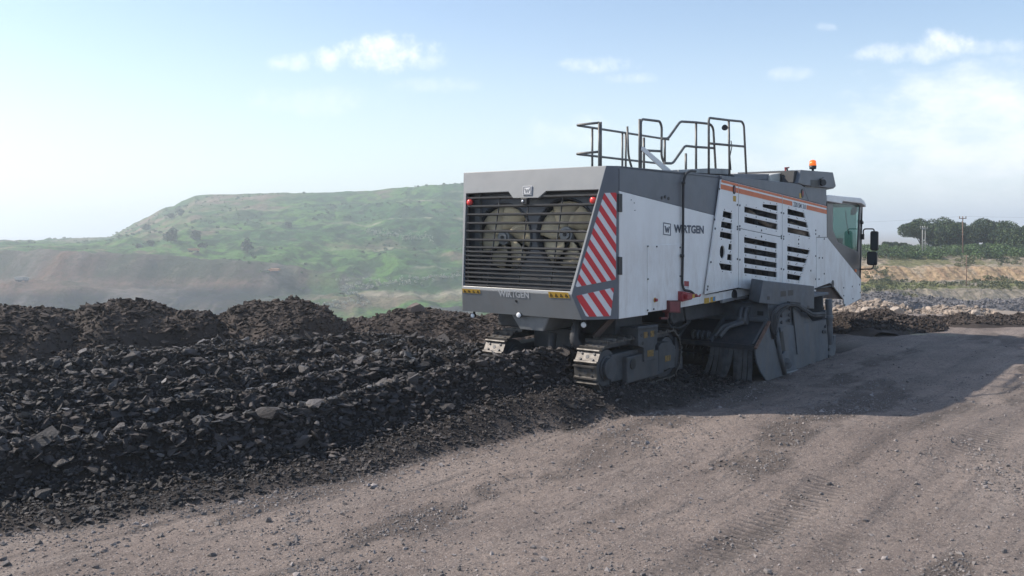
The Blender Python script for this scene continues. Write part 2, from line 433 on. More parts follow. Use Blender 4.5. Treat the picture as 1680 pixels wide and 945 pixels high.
a1 = ground.data.attributes.new('coal', 'FLOAT', 'POINT'); a1.data.foreach_set('value', np.append(coal.ravel(), 0).astype(np.float32))
a3 = ground.data.attributes.new('tread', 'FLOAT', 'POINT'); a3.data.foreach_set('value', np.append(tread.ravel(), 0).astype(np.float32))
far = sstep(28, 34, Y) * (X / np.maximum(Y, 1) > .3)
a2 = ground.data.attributes.new('far', 'FLOAT', 'POINT'); a2.data.foreach_set('value', np.append(far.ravel(), 0).astype(np.float32))

# ------------------------------------------------------------------ rocks
def rock_protos(n, flat, npts=11, seed=1):
    out = []; rg = random.Random(seed)
    for _ in range(n):
        bm = bmesh.new(); sx_, sy_, sz_ = 1, rg.uniform(.5, .95), rg.uniform(*flat)
        for i in range(npts):
            p = Vector((rg.gauss(0, 1), rg.gauss(0, 1), rg.gauss(0, 1))).normalized()
            k = max(abs(p.x), abs(p.y), abs(p.z)) ** .6
            p = p / k * rg.uniform(.8, 1.05)
            bm.verts.new((p.x * sx_, p.y * sy_, p.z * sz_))
        r_ = bmesh.ops.convex_hull(bm, input=bm.verts[:])
        bmesh.ops.delete(bm, geom=[v for v in bm.verts if not v.link_faces], context='VERTS')
        bmesh.ops.triangulate(bm, faces=bm.faces[:]); bmesh.ops.recalc_face_normals(bm, faces=bm.faces[:])
        bm.verts.ensure_lookup_table(); bm.verts.index_update()
        out.append((np.array([v.co[:] for v in bm.verts]), np.array([[v.index for v in f.verts] for f in bm.faces])))
        bm.free()
    return out
SLABS = rock_protos(26, (.2, .5), 12, 3)
LUMPS = rock_protos(20, (.45, .8), 12, 4)
def rotmats(n, tilt):
    az = rng.uniform(0, 2 * np.pi, n); ti = np.abs(rng.normal(0, tilt, n)); ta = rng.uniform(0, 2 * np.pi, n)
    k = np.stack([np.cos(ta), np.sin(ta), np.zeros(n)], 1)
    c, s = np.cos(ti), np.sin(ti); K = np.zeros((n, 3, 3))
    K[:, 0, 1], K[:, 0, 2], K[:, 1, 0], K[:, 1, 2], K[:, 2, 0], K[:, 2, 1] = -k[:, 2], k[:, 1], k[:, 2], -k[:, 0], -k[:, 1], k[:, 0]
    I = np.eye(3)[None]; Rt = I + s[:, None, None] * K + (1 - c)[:, None, None] * (K @ K)
    Rz = np.zeros((n, 3, 3)); Rz[:, 0, 0] = np.cos(az); Rz[:, 0, 1] = -np.sin(az); Rz[:, 1, 0] = np.sin(az); Rz[:, 1, 1] = np.cos(az); Rz[:, 2, 2] = 1
    return Rt @ Rz
def rocks_arrays(P, S, protos, tilt=.35):
    """P (n,3) positions, S (n,) sizes -> vertices, triangles"""
    n = len(P); M = rotmats(n, tilt); idx = rng.integers(0, len(protos), n); VV = []; TT = []; k = 0
    for i, (pv, pf) in enumerate(protos):
        m = np.where(idx == i)[0]
        if not len(m): continue
        q = np.einsum('nij,vj->nvi', M[m], pv) * S[m][:, None, None] + P[m][:, None, :]
        VV.append(q.reshape(-1, 3)); TT.append((pf[None] + (np.arange(len(m)) * len(pv))[:, None, None] + k).reshape(-1, 3)); k += len(m) * len(pv)
    return np.concatenate(VV), np.concatenate(TT)
def sizes(n, lo, hi, p=2.2):
    a = rng.uniform(0, 1, n); e = 1 - p
    return (lo ** e + a * (hi ** e - lo ** e)) ** (1 / e)

coalm = bpy.data.materials.new('broken_coal'); coalm.use_nodes = True
nb = NB(coalm.node_tree); bs = coalm.node_tree.nodes['Principled BSDF']; t = wcoord(nb)
gi = nb.n('ShaderNodeNewGeometry').outputs['Random Per Island']
c = nb.mix(gi, (.02, .0195, .022), (.098, .083, .078))
c = nb.mix(nb.math('MULTIPLY', nb.ramp(nb.noise(t, .7, 4, .5), .45, .6), .55), c, (.014, .016, .02))
c = nb.mix(nb.ramp(nb.math('FRACT', nb.math('MULTIPLY', gi, 37.)), .93, .99, 0, .8), c, (.2, .18, .17))
c = nb.mix(nb.math('MULTIPLY', nb.ramp(nb.noise(t, 18, 5, .7), .5, .7), .5), c, (.085, .07, .062))
nb.put(bs.inputs['Base Color'], c)
nb.put(bs.inputs['Roughness'], nb.ramp(nb.math('FRACT', nb.math('MULTIPLY', gi, 11.)), 0, 1, .42, .95))
bs.inputs['Specular IOR Level'].default_value = .5
bp = nb.n('ShaderNodeBump'); bp.inputs['Strength'].default_value = 1; bp.inputs['Distance'].default_value = .03
nb.put(bp.inputs['Height'], nb.noise(nb.mapping(t, (1, 1, 2.5)), 26, 5, .7)); nb.put(bs.inputs['Normal'], bp.outputs[0])

# main rubble: density falls with distance
def scatter_region(n, accept, rmin=6., rmax=27., amin=R(90 - 36), amax=R(90 + 40), pw=1.):
    r_ = rmin * (rmax / rmin) ** (rng.uniform(0, 1, n) ** pw)
    a_ = rng.uniform(amin, amax, n)
    x, y = r_ * np.cos(a_), r_ * np.sin(a_)
    m = accept(x, y); return x[m], y[m]
def in_rubble(x, y):
    h, d = rubble_h(x, y); u = (x - 1.63) * .609 + (y - 13.42) * .793
    v = -(x - 1.63) * .793 + (y - 13.42) * .609
    return (d > .02 * rng.normal(0, 6, x.shape)) & (y < 24.5) & (u < 4.2) & ((y < far_line(x) + .5 * fbm(x * .7, y * .7, 61, 4)) | (rng.uniform(0, 1, x.shape) < .18))
VVs, TTs, k = [], [], 0
for n, lo, hi, p, protos, tilt in ((150000, .012, .042, 1.6, LUMPS, .8), (100000, .028, .095, 2.4, SLABS, .55), (2600, .08, .17, 2.8, SLABS, .45)):
    x, y = scatter_region(n, in_rubble)
    h, d = ground_h(x, y); s = sizes(len(x), lo, hi, p) * (1 + .012 * np.maximum(np.hypot(x, y) - 10, 0))
    _, d = rubble_h(x, y)
    keep = d > s * 1.3; toe = sstep(.2, 1.0, d)
    x, y, h, s, toe = x[keep], y[keep], h[keep], s[keep], toe[keep]
    rg_ = ridge_of(d[keep] + .16 * 0)
    s = s * (.75 + .25 * toe) * (.62 + .65 * rg_)
    z = h + rng.uniform(-.2, .55, len(x)) * s + toe * rng.uniform(0, .05, len(x))
    v1, t1 = rocks_arrays(np.stack([x, y, z], 1), s, protos, tilt); VVs.append(v1); TTs.append(t1 + k); k += len(v1)
o = mesh_np('coal_rubble', np.concatenate(VVs), None, np.concatenate(TTs), coalm, False)
tag(o, 'jagged dark slabs of broken coal lying in long windrows behind the machine', 'coal rubble', kind='stuff')

# loose gravel on the road
def on_road(x, y):
    d = edge_dist(x, y)
    n1 = fbm(x * .5, y * .5, 41, 3) + .7 * fbm(x * 2.4, y * 2.4, 43, 3)
    uu_ = (x - 1.63) * .609 + (y - 13.42) * .793; vv_ = -(x - 1.63) * .793 + (y - 13.42) * .609
    n1 = np.maximum(n1, .9 * (fbm(uu_ * .22, vv_ * 1.1, 311, 4) + .35 * fbm(uu_ * 2.2, vv_ * 2.8, 313, 4)))
    pr = np.clip(.12 + 2.0 * np.maximum(n1 - .12, 0), 0, 1) + .5 * np.exp(-np.maximum(-d, 0) / .35)
    return (d < .15) & (rng.uniform(0, 1, x.shape) < pr) & (y < 28)
grm = mat('road_gravel', (.14, .125, .12), .85, var=.35, vscale=6, island=1.0)
VVs, TTs, k = [], [], 0
for n, lo, hi, p in ((210000, .005, .018, 1.9), (16000, .015, .045, 2.8)):
    x, y = scatter_region(n, on_road, 6, 26, R(90 - 36), R(90 + 37), 1.15)
    h = base_h(x, y); s = sizes(len(x), lo, hi, p)
    v1, t1 = rocks_arrays(np.stack([x, y, h + s * .15], 1), s, LUMPS, .4); VVs.append(v1); TTs.append(t1 + k); k += len(v1)
o = mesh_np('gravel', np.concatenate(VVs), None, np.concatenate(TTs), grm, False)
tag(o, 'small loose stones and grit strewn over the brown haul road', 'gravel', kind='stuff')

# ------------------------------------------------------------------ heaps
def heap(name, cx, cy, rx, ry, rz, h, label, cat, material, group=None, nrock=2500, rs=(.018, .12), seed=1, z0=0., pw=1.7, top=None, protos=None, rough=.09, res=90):
    gx = np.linspace(-1.35, 1.35, res); A, Bq = np.meshgrid(gx, gx, indexing='ij')
    ca, sa = math.cos(rz), math.sin(rz)
    def hf(a, bq):
        x = cx + (a * rx) * ca - (bq * ry) * sa; y = cy + (a * rx) * sa + (bq * ry) * ca
        r_ = np.sqrt(a * a + bq * bq) * (1 + .42 * fbm(x * .6 + seed, y * .6, seed, 4))
        s = np.clip(1 - r_ ** pw / 1.0, -0.5, 1)
        z = h * np.where(s > 0, 1 - (1 - s) ** 1.15, s * .6)
        z = z + .12 * h * fbm(x * .9 + seed, y * .9, seed + 9, 3) * np.clip(s + .4, 0, 1) + rough * fbm(x * 1.7, y * 1.7, seed + 5, 5) * np.clip(s + .4, 0, 1) * 1.6
        g0 = base_h(x, y) if z0 is None else z0
        return x, y, g0 + z
    x, y, z = hf(A, Bq)
    z = np.maximum(z, (base_h(x, y) if z0 is None else z0 * np.ones_like(x)) - .45)
    V = np.stack([x.ravel(), y.ravel(), z.ravel()], 1); Qh = gridq(res, res)
    th = rng.uniform(0, 2 * np.pi, nrock); rq = np.sqrt(rng.uniform(0, 1, nrock)) * 1.05
    x, y, z = hf(rq * np.cos(th), rq * np.sin(th)); s = sizes(nrock, rs[0], rs[1], 2.4)
    v1, t1 = rocks_arrays(np.stack([x, y, z + s * .15], 1), s, protos or SLABS, .6)
    o = mesh_np(name, np.vstack([V, v1]), Qh, t1 + len(V), material, False)
    o.location = (0, 0, 0)
    return tag(o, label, cat, group)
grp = 'dumped coal heaps along the pit edge'
brownc = mat('coal_and_shale', (.045, .036, .032), .9, var=.5, vscale=1.2, island=1.0, bump=.02, bscale=9)
brownc.node_tree.nodes['Principled BSDF'].inputs['Specular IOR Level'].default_value = .25
def hp(px, D): return ((px - CX) / F * D, D)
c1, c2, c3, c4, c5, c6, c7 = hp(20, 18.6), hp(205, 19.8), hp(440, 21.3), hp(705, 22.2), hp(880, 22.8), hp(1060, 24), hp(-190, 17.4)
heap('coal_heap', *c1, 2.3, 2.2, .6, 1.12, 'flat topped dark coal heap at the far left end of the row', 'heap', brownc, grp, 6500, seed=11, pw=2.3)
heap('coal_heap', *c2, 2.15, 2.0, .3, 1.15, 'broad dark coal heap under the hazy grey pit wall', 'heap', brownc, grp, 6500, seed=12, pw=2.2)
heap('coal_heap', *c3, 2.1, 1.9, .15, 1.08, 'dark coal heap with a steep right flank, midway along the row', 'heap', brownc, grp, 6500, seed=13, pw=2.1)
heap('coal_heap', *c4, 2.7, 1.8, .15, .72, 'low coal heap with a boulder on top, beside the rear grille', 'heap', brownc, grp, 6500, seed=14, pw=1.9)
heap('coal_heap', *c5, 2.6, 2.0, .2, .74, 'low sunlit coal heap seen below the rear apron of the machine', 'heap', brownc, grp, 5500, seed=15, pw=1.8)
heap('coal_heap', *c7, 2.3, 2.2, .5, 1.0, 'dark coal heap cut off by the left edge of the photo', 'heap', brownc, grp, 1500, seed=17, pw=2.1)
c8 = hp(585, 23.6)
heap('coal_heap', *c8, 1.9, 1.0, .1, .36, 'very low ragged coal heap filling the gap left of the boulder heap', 'heap', brownc, grp, 2500, seed=19, pw=1.5)
def boulder(name, x, y, z, s, label, material, seed, sq=.8, parent=None):
    bm = bmesh.new(); rg = random.Random(seed)
    for i in range(26):
        p = Vector((rg.gauss(0, 1), rg.gauss(0, 1), rg.gauss(0, 1))).normalized(); k = max(abs(p.x), abs(p.y), abs(p.z)) ** .5
        p = p / k * rg.uniform(.85, 1.1); bm.verts.new((p.x * s, p.y * s * .85, p.z * s * sq))
    bmesh.ops.convex_hull(bm, input=bm.verts[:])
    bmesh.ops.delete(bm, geom=[v for v in bm.verts if not v.link_faces], context='VERTS')
    me = bpy.data.meshes.new(name); bm.to_mesh(me); bm.free(); me.materials.append(material)
    o = bpy.data.objects.new(name, me); COL.objects.link(o); o.location = (x, y, z)
    return tag(o, label, 'boulder')
shale = mat('brown_shale_rock', (.13, .105, .095), .85, var=.4, vscale=5, bump=.03, bscale=12)
x, y = hp(682, 22); boulder('boulder', x, y, .78, .26, 'dark squarish boulder perched on top of the coal heap by the grille', shale, 5)
x, y = hp(713, 22.3); boulder('boulder', x, y, .7, .14, 'small pale boulder beside the dark one on the heap', shale, 6)

# ------------------------------------------------------------------ far terrain
hillm = bpy.data.materials.new('grassy_spoil_hill'); hillm.use_nodes = True
nb = NB(hillm.node_tree); bs = hillm.node_tree.nodes['Principled BSDF']; t = wcoord(nb)
c = nb.n('ShaderNodeVertexColor', layer_name='tint').outputs[0]
c = nb.mix(nb.ramp(nb.noise(t, .35, 6, .7), .4, .65), c, nb.mix(.5, c, (.03, .045, .02)))
c = nb.mix(nb.math('MULTIPLY', nb.ramp(nb.noise(t, .12, 6, .7), .55, .7), .35), c, (.25, .21, .16))
nb.put(bs.inputs['Base Color'], c); bs.inputs['Roughness'].default_value = 1; bs.inputs['Specular IOR Level'].default_value = .1
bp = nb.n('ShaderNodeBump'); bp.inputs['Strength'].default_value = 1; bp.inputs['Distance'].default_value = 1.2
nb.put(bp.inputs['Height'], nb.noise(t, .5, 6, .7)); nb.put(bs.inputs['Normal'], bp.outputs[0])

def interp(xs, ys, x): return np.interp(x, xs, ys)
# ridge profile given as directions (tangent of azimuth) at 600 m
rp = np.array([(-900, 399), (-200, 398), (0, 397.5), (60, 397), (120, 396), (180, 391), (215, 371), (240, 357), (260, 346), (272, 340), (285, 338), (300, 330), (320, 321), (345, 319), (400, 318), (500, 316.5), (600, 314), (640, 309), (700, 306), (760, 303), (850, 300), (950, 300), (1100, 312), (1200, 345), (1300, 395), (1380, 418), (1500, 424), (1800, 424)])
rx = (rp[:, 0] - CX) / F * 600; rz_ = (HY - rp[:, 1]) / F * 600 + H
xs = np.linspace(-560, 330, 620); ys = np.concatenate([np.linspace(110, 640, 460), np.linspace(650, 1100, 12)])
HX, HYY = np.meshgrid(xs, ys, indexing='ij')
top = interp(rx, rz_, HX * 600 / np.clip(HYY, 300, 2000))
tt = np.clip((HYY - 230) / (600 - 230), 0, 1)
wig = 26 * fbm(HX * .008, HYY * .008, 51, 4)
tt2 = np.clip((HYY + wig - 235) / (600 - 235), 0, 1)
# benches: stepped ascent
st_ = tt2 * 5; fl = np.floor(st_); fr_ = st_ - fl
stair = (fl + sstep(.25, 1., fr_)) / 5
asc = .55 * stair + .45 * tt2
floor_z = -40
lo_z = -15.
# left side: wall up to a plateau at about -4 m, then flat
zr = floor_z + (top - floor_z) * asc ** .82
leftm = 1 - sstep(-100, -50, HX + .10 * (HYY - 350) + 9 * fbm(HX * .02, HYY * .02, 61, 3))
Y1 = 345 + 12 * fbm(HX * .02, HYY * 0 + 3, 66, 3)
rimz = np.interp(HX, [-400, -150, -105, -60], [-4., -5.5, -10., -13.5])
mid = np.interp(HX, [-400, -150, -60], [-15.5, -17.5, -24])
bench_w = 22 + 10 * fbm(HX * .015, HYY * 0 + 9, 68, 3)
t_up = sstep(0, 1, (HYY - (Y1 - 20)) / 20)            # upper wall
t_lo = sstep(0, 1, (HYY - (Y1 - 20 - bench_w - 42)) / 42)   # lower wall
zl = floor_z + (mid - floor_z) * t_lo + (rimz - mid) * t_up
zl = np.where(HYY > Y1, rimz + (top - rimz) * np.clip((HYY - Y1) / (600 - Y1), 0, 1) ** 1.1, zl)
Zt = zr * (1 - leftm) + zl * leftm
gul = np.abs(fbm(HX * .045 + HYY * .01, HYY * .012, 71, 4))
Zt = Zt - gul * 6 * np.clip(1 - np.abs(HYY - 400) / 200, 0, 1) * (1 - .6 * leftm) + (2.2 * fbm(HX * .03, HYY * .03, 72, 5) + 2.0 * fbm(HX * .08, HYY * .05, 74, 5, .6)) * sstep(640, 560, HYY) + .7 * fbm(HX * .22, HYY * .22, 73, 4)
Zt = np.where(HYY > 600, top - (HYY - 600) * .025 + .3 * fbm(HX * .1, HYY * .1, 5, 3), Zt)
V = np.stack([HX.ravel(), HYY.ravel(), Zt.ravel()], 1)
hill = mesh_np('hill', V, gridq(*HX.shape)[:, ::-1], None, hillm); hill['kind'] = 'structure'
gx_, gy_ = np.gradient(Zt, xs, ys); slope = np.hypot(gx_, gy_)
def mixc(a_, c_, f_): return a_ * (1 - f_[..., None]) + np.asarray(c_, float) * f_[..., None]
n1, n2, n3 = fbm(HX * .012, HYY * .012, 201, 5, .6), fbm(HX * .05, HYY * .03, 202, 5, .6), fbm(HX * .22, HYY * .12, 203, 4, .6)
tint = np.zeros(HX.shape + (3,)) + (.045, .115, .038)
tint = mixc(tint, (.09, .19, .045), sstep(-.1, .25, n2)); tint = mixc(tint, (.018, .045, .02), sstep(-.05, .2, n3) * .85)
tint = mixc(tint, (.13, .17, .07), sstep(.1, .35, n1) * .5)
ridge_left = sstep(-130, -215, HX) * sstep(430, 560, HYY)
tint = mixc(tint, (.21, .15, .115), np.clip(sstep(.3, .48, n1 + .6 * n2 + .1 * sstep(.3, .6, slope)) * .75 + ridge_left * sstep(-.2, .2, n2) * .7, 0, 1))
bl = np.exp(-((fr_ - .2) / .045) ** 2) * (1 - leftm) * sstep(-.3, .05, n2) + np.exp(-((fr_ - .62) / .02) ** 2) * .6 * sstep(0, .2, n1)      # tracks along the benches
tint = mixc(tint, (.36, .31, .24), np.clip(bl, 0, 1) * .85); tint = mixc(tint, (.03, .06, .03), np.exp(-((fr_ - .36) / .08) ** 2) * .7 * (1 - leftm))
tint = mixc(tint, (.1, .095, .1), sstep(.05, .3, -n1 + .4 * n3) * sstep(-12, -20, Zt) * .9)
wall = leftm * (HYY < Y1 + 2)
wc = np.zeros(HX.shape + (3,)) + (.115, .092, .08)
wc = mixc(wc, (.075, .085, .06), sstep(-.1, .3, n2)); wc = mixc(wc, (.17, .1, .075), sstep(.0, .25, fbm(HX * .03, HYY * .01, 205, 4)))
wc = mixc(wc, (.21, .135, .11), sstep(-15.5, -18, Zt) * sstep(-24, -19, Zt) * .8)
wc = mixc(wc, (.035, .04, .055), sstep(-18, -21, Zt) * (.65 + .35 * sstep(-.2, .2, n2)))
wc = wc * .78; wc = mixc(wc, (.2, .17, .155), sstep(.2, .45, fbm(HX * .12, HYY * .02, 206, 4)) * .5)
tint = tint * (1 - wall[..., None]) + wc * wall[..., None]
ca_ = hill.data.color_attributes.new('tint', 'FLOAT_COLOR', 'POINT')
ca_.data.foreach_set('color', np.concatenate([tint, np.ones(HX.shape + (1,))], 2).astype(np.float32).ravel())

from bisect import bisect
def hill_z(x, y):
    i = min(len(xs) - 1, max(0, bisect(list(xs), x))); j = min(len(ys) - 1, max(0, bisect(list(ys), y)))
    return float(Zt[i, j])

# right embankment across the shallow cut
bankm = hillm.copy(); bankm.name = 'sandy_cut_bank'
for n_ in bankm.node_tree.nodes:
    if n_.type == 'TEX_NOISE': n_.inputs['Scale'].default_value *= 5
    if n_.type == 'BUMP': n_.inputs['Distance'].default_value = .3
xs2 = np.linspace(14, 110, 620); ys2 = np.concatenate([np.linspace(72, 135, 300), np.linspace(136, 420, 24)])
BX, BY = np.meshgrid(xs2, ys2, indexing='ij')
yb = BY + 2.2 * fbm(BX * .09, BY * .03, 81, 4) + .5 * fbm(BX * .6, BY * .2, 82, 4)
prof = np.array([(70, -6.8), (84, -5.1), (86.2, -4.9), (89.5, -3.45), (91, -3.35), (98, -3.25), (99.5, -3.0), (102, -1.75), (105.5, -1.5), (112, -.75), (118, -.6), (135, -.5), (150, -1.5), (420, -14)])
BZ = np.interp(yb, prof[:, 0], prof[:, 1]) + .12 * fbm(BX * 1.3, BY * 1.3, 83, 5, .65) - .5 * np.abs(fbm(BX * .55, BY * .12, 84, 5, .65)) * sstep(84, 86, yb) * sstep(113, 104, yb)
bank = mesh_np('embankment', np.stack([BX.ravel(), BY.ravel(), BZ.ravel()], 1), gridq(*BX.shape)[:, ::-1], None, bankm); bank['kind'] = 'structure'
gx_, gy_ = np.gradient(BZ, xs2, ys2); slope = np.hypot(gx_, gy_)
m1, m2, m3 = fbm(BX * .12, BY * .12, 211, 5, .6), fbm(BX * .7, BY * .35, 212, 5, .65), fbm(BX * 2.5, BY * .6, 213, 4, .6)
ti = np.zeros(BX.shape + (3,)) + (.27, .235, .195)
ti = mixc(ti, (.2, .185, .165), sstep(-.1, .3, m2)); ti = mixc(ti, (.36, .31, .25), sstep(.1, .4, m3) * .7)
ledge = sstep(89.5, 90.5, yb) * sstep(99.2, 98.2, yb); ti = mixc(ti, (.15, .165, .065), ledge * sstep(-.35, .05, m1 + .4 * m2)); ti = mixc(ti, (.26, .23, .15), ledge * sstep(.1, .4, m2) * .8)
cl = sstep(98.5, 99.3, yb) * sstep(103.2, 102.2, yb); ti = mixc(ti, (.44, .315, .2), cl); ti = mixc(ti, (.33, .225, .15), cl * sstep(.0, .3, m3)); ti = mixc(ti, (.47, .38, .28), cl * sstep(.1, .35, m2) * .7)
up_ = sstep(102.5, 104, yb); ti = mixc(ti, (.3, .245, .185), up_); ti = mixc(ti, (.36, .31, .25), up_ * sstep(.0, .3, m2)); ti = mixc(ti, (.15, .15, .075), up_ * sstep(.02, .22, m1 + .3 * m2) * .9)
ti = mixc(ti, (.09, .12, .05), sstep(111, 114, yb))
ca_ = bank.data.color_attributes.new('tint', 'FLOAT_COLOR', 'POINT')
ca_.data.foreach_set('color', np.concatenate([ti, np.ones(BX.shape + (1,))], 2).astype(np.float32).ravel())
def bank_z(x, y): return float(np.interp(y, prof[:, 0], prof[:, 1]))

# right heaps
palem = mat('pale_overburden', (.235, .19, .155), .9, var=.4, vscale=.8, island=.6, bump=.02, bscale=7)
greyp = mat('grey_shale_spoil', (.11, .105, .11), .9, var=.4, vscale=.7, island=.6, bump=.02, bscale=7)
def rh(px, D, rx_, ry_, h_, label, m, seed, n=2200, rs=(.04, .22), z0=None, rz=0., pw=1.7, name='spoil_heap', group='spoil heaps beyond the haul road'):
    x, y = hp(px, D); return heap(name, x, y, rx_, ry_, rz, h_, label, 'heap', m, group, n, rs, seed, z0, pw, protos=LUMPS)
rh(1425, 25.0, 2.2, 1.2, .46, 'dark clotted coal heap behind the front of the machine', brownc, 21, 6000, (.02, .09), 0., .12, name='coal_heap')
rh(1600, 26.3, 2.9, .8, .2, 'long low dark coal heap along the right side of the road', brownc, 22, 5000, (.02, .09), 0., .1, name='coal_heap')
rh(1740, 26.8, 2.6, .9, .26, 'low dark coal heap running out of the right edge', brownc, 24, 3500, (.02, .09), 0., .1, name='coal_heap')
rh(1445, 45, 4.2, 5.5, 2.35, 'pale rubble heap with whitish boulders behind the dark coal heap', palem, 25, 7000, (.04, .22), -3.4)
rh(1560, 46, 3.8, 5, 2.1, 'sandy rubble heap at the end of the smooth lower road', palem, 26, 7000, (.04, .22), -3.4)
rh(1370, 47, 4.5, 6, 2.0, 'pale rubble heap partly hidden by the machine front', palem, 27, 5000, (.04, .2), -3.4)
for i, (px, D, w_, hh_, lb) in enumerate([(1435, 74, 6.5, 1.9, 'grey spoil ridge nearest the machine at the foot of the bank'), (1530, 78, 6, 1.15, 'low grey spoil ridge in the middle of the bank foot'),
                                          (1620, 76, 6.5, 1.15, 'low grey spoil ridge below the sandy cliff'), (1720, 78, 6, 1.2, 'grey spoil ridge at the right edge below the bank')]):
    rh(px, D, w_, 2.6, hh_, lb, greyp, 30 + i, 1800, (.06, .25), -4.6)
pale_rock = mat('pale_boulder', (.36, .3, .25), .85, var=.3, vscale=4, bump=.02, bscale=9)
for i, (px, py, D, s, lb) in enumerate([(1471, 508, 41.5, .5, 'large pale boulder standing on the rubble heap'), (1421, 507, 42, .42, 'whitish flat boulder on the rubble heap by the machine'),
                                        (1600, 511, 42.5, .36, 'pale boulder on the right rubble heap'), (1583, 523, 41, .3, 'small cream boulder low on the right rubble heap'),
                                        (1622, 522, 40.5, .28, 'whitish boulder at the right foot of the rubble heap')]):
    boulder('boulder', (px - CX) / F * D, D, H - (py - HY) / F * D - s * .15, s * .62, lb, pale_rock, 40 + i, .7)

# ------------------------------------------------------------------ plants
leafm = bpy.data.materials.new('tree_leaves'); leafm.use_nodes = True
nb = NB(leafm.node_tree); bs = leafm.node_tree.nodes['Principled BSDF']; t = wcoord(nb)
gi = nb.n('ShaderNodeNewGeometry').outputs['Random Per Island']
c = nb.mix(gi, (.02, .042, .016), (.065, .1, .032)); c = nb.mix(nb.ramp(nb.noise(t, .5, 3), .45, .65), c, (.03, .05, .026))
nb.put(bs.inputs['Base Color'], c); bs.inputs['Roughness'].default_value = .6; bs.inputs['Specular IOR Level'].default_value = .3
bark = mat('tree_bark', (.09, .07, .055), .9, var=.4, bump=.02, bscale=12)
def leaf_cloud(centres, rad, n, size, squash=.8):
    C = np.array(centres); rad = np.array(rad); w = rad ** 2; idx = rng.choice(len(C), n, p=w / w.sum())
    d = rng.normal(0, 1, (n, 3)); d /= np.linalg.norm(d, axis=1)[:, None]
    P = C[idx] + d * (rad[idx] * rng.uniform(.55, 1.06, n) ** .6)[:, None] * np.array([1, 1, squash])
    a_ = rng.normal(0, 1, (n, 3)); a_ /= np.linalg.norm(a_, axis=1)[:, None]
    b_ = np.cross(a_, rng.normal(0, 1, (n, 3))); b_ /= np.linalg.norm(b_, axis=1)[:, None]
    s = (size * rng.uniform(.6, 1.4, n))[:, None]
    V = np.stack([P - a_ * s, P + b_ * s * .55, P + a_ * s, P - b_ * s * .55], 1).reshape(-1, 3)
    return V, np.arange(4 * n).reshape(-1, 4)
def tree(x, y, z, h, w, label, nleaf=2600, leaf=.17, group=None, seed=0, name='broadleaf_tree', cat='tree', trunk=.32):
    rg = random.Random(seed); root = empty(name, (x, y, z)); tag(root, label, cat, group)
    m = MB(); tips = []
    m.tube([(0, 0, -.6), (.05 * h * rg.uniform(-1, 1), 0, h * .2), (.04 * h * rg.uniform(-1, 1), 0, h * trunk), (0, 0, h * .62)], lambda i: h * (.04, .03, .024, .01)[i], 7)
    cen, rad = [], []
    nb_ = rg.randint(12, 16)
    for i in range(nb_):
        a_ = 2 * math.pi * (i + rg.random() * .7) / nb_; q = rg.uniform(.25, 1.) * w / 2 * .72; zz = h * rg.uniform(.3, .84) * (1 - .18 * (q / (w / 2)) ** 2)
        p = Vector((q * math.cos(a_), q * math.sin(a_), zz)); cen.append(p[:]); rad.append(rg.uniform(.18, .3) * min(w, h * 1.2))
        m.tube([(0, 0, h * rg.uniform(.18, .4)), (p * .55)[:2] + (zz * .75,), p[:]], lambda i: h * (.016, .011, .004)[i], 5)
    cen.append((0, 0, h * .8)); rad.append(.2 * h)
    m.build('trunk', bark, root, recalc=False)
    V, Qf = leaf_cloud(cen, rad, nleaf, leaf)
    o = mesh_np('crown', V, Qf, None, leafm, False); o.parent = root
    return root
tg = 'trees on the plateau at the right'
for i, (px, top_y, wpx, D, lb) in enumerate([
        (1462, 398, 34, 138, 'small round tree seen just right of the cab mirrors'), (1447, 404, 20, 150, 'low dark tree directly behind the cab mirrors'),
        (1478, 399, 22, 128, 'thin pale-leaved tree left of the grove'),
        (1510, 364, 52, 134, 'tall rounded tree with two pale poles in front'), (1548, 356, 60, 140, 'tallest tree, broad crown in the middle of the grove'),
        (1562, 365, 44, 130, 'dense leafy tree left of the rusty utility pole'), (1603, 363, 50, 138, 'dark tree immediately right of the rusty utility pole'), (1630, 364, 52, 134, 'wide dark tree with a visible forked trunk'),
        (1655, 376, 44, 128, 'lower tree at the right end of the grove'), (1690, 368, 52, 118, 'bushy tree cut off by the right edge')]):
    x, y = hp(px, D); z = bank_z(x, D) - .1; h_ = H + (HY - top_y) / F * D - z
    tree(x, y, z, h_ * 1.05, wpx / F * D * 1.3, lb, 11000, .135, tg, 100 + i, trunk=.25)
# hedge like undergrowth along the plateau
cen, rad = [], []
for i in range(420):
    px = rng.uniform(1405, 1760); D = rng.uniform(109, 130); x, y = hp(px, D)
    s = rng.uniform(.35, .8) * (1.25 if px > 1580 else 1); cen.append((x, y, bank_z(x, D) + s * .45)); rad.append(s)
V, Qf = leaf_cloud(cen, rad, 60000, .1)
undm = leafm.copy(); undm.name = 'undergrowth_leaves'
for n_ in undm.node_tree.nodes:
    if n_.type == 'MIX' and not n_.inputs[6].is_linked: n_.inputs[6].default_value = (.045, .085, .025, 1); n_.inputs[7].default_value = (.1, .16, .05, 1)
o = mesh_np('undergrowth', V, Qf, None, undm, False); tag(o, 'dense green scrub covering the plateau below the trees', 'undergrowth', kind='stuff')
cen, rad = [], []
for (pa, pb, Da, Db, n_) in [(1412, 1500, 88, 99, 60), (1590, 1680, 90, 100, 90), (1640, 1760, 103, 110, 60), (1570, 1600, 103, 109, 26), (1420, 1470, 95, 102, 50), (1500, 1600, 91, 98, 40)]:
    for i in range(n_):
        px = rng.uniform(pa, pb); D = rng.uniform(Da, Db); x, y = hp(px, D); s = rng.uniform(.12, .42)
        cen.append((x, y, bank_z(x, D) + s * .2)); rad.append(s)
V, Qf = leaf_cloud(cen, rad, 15000, .08, .6)
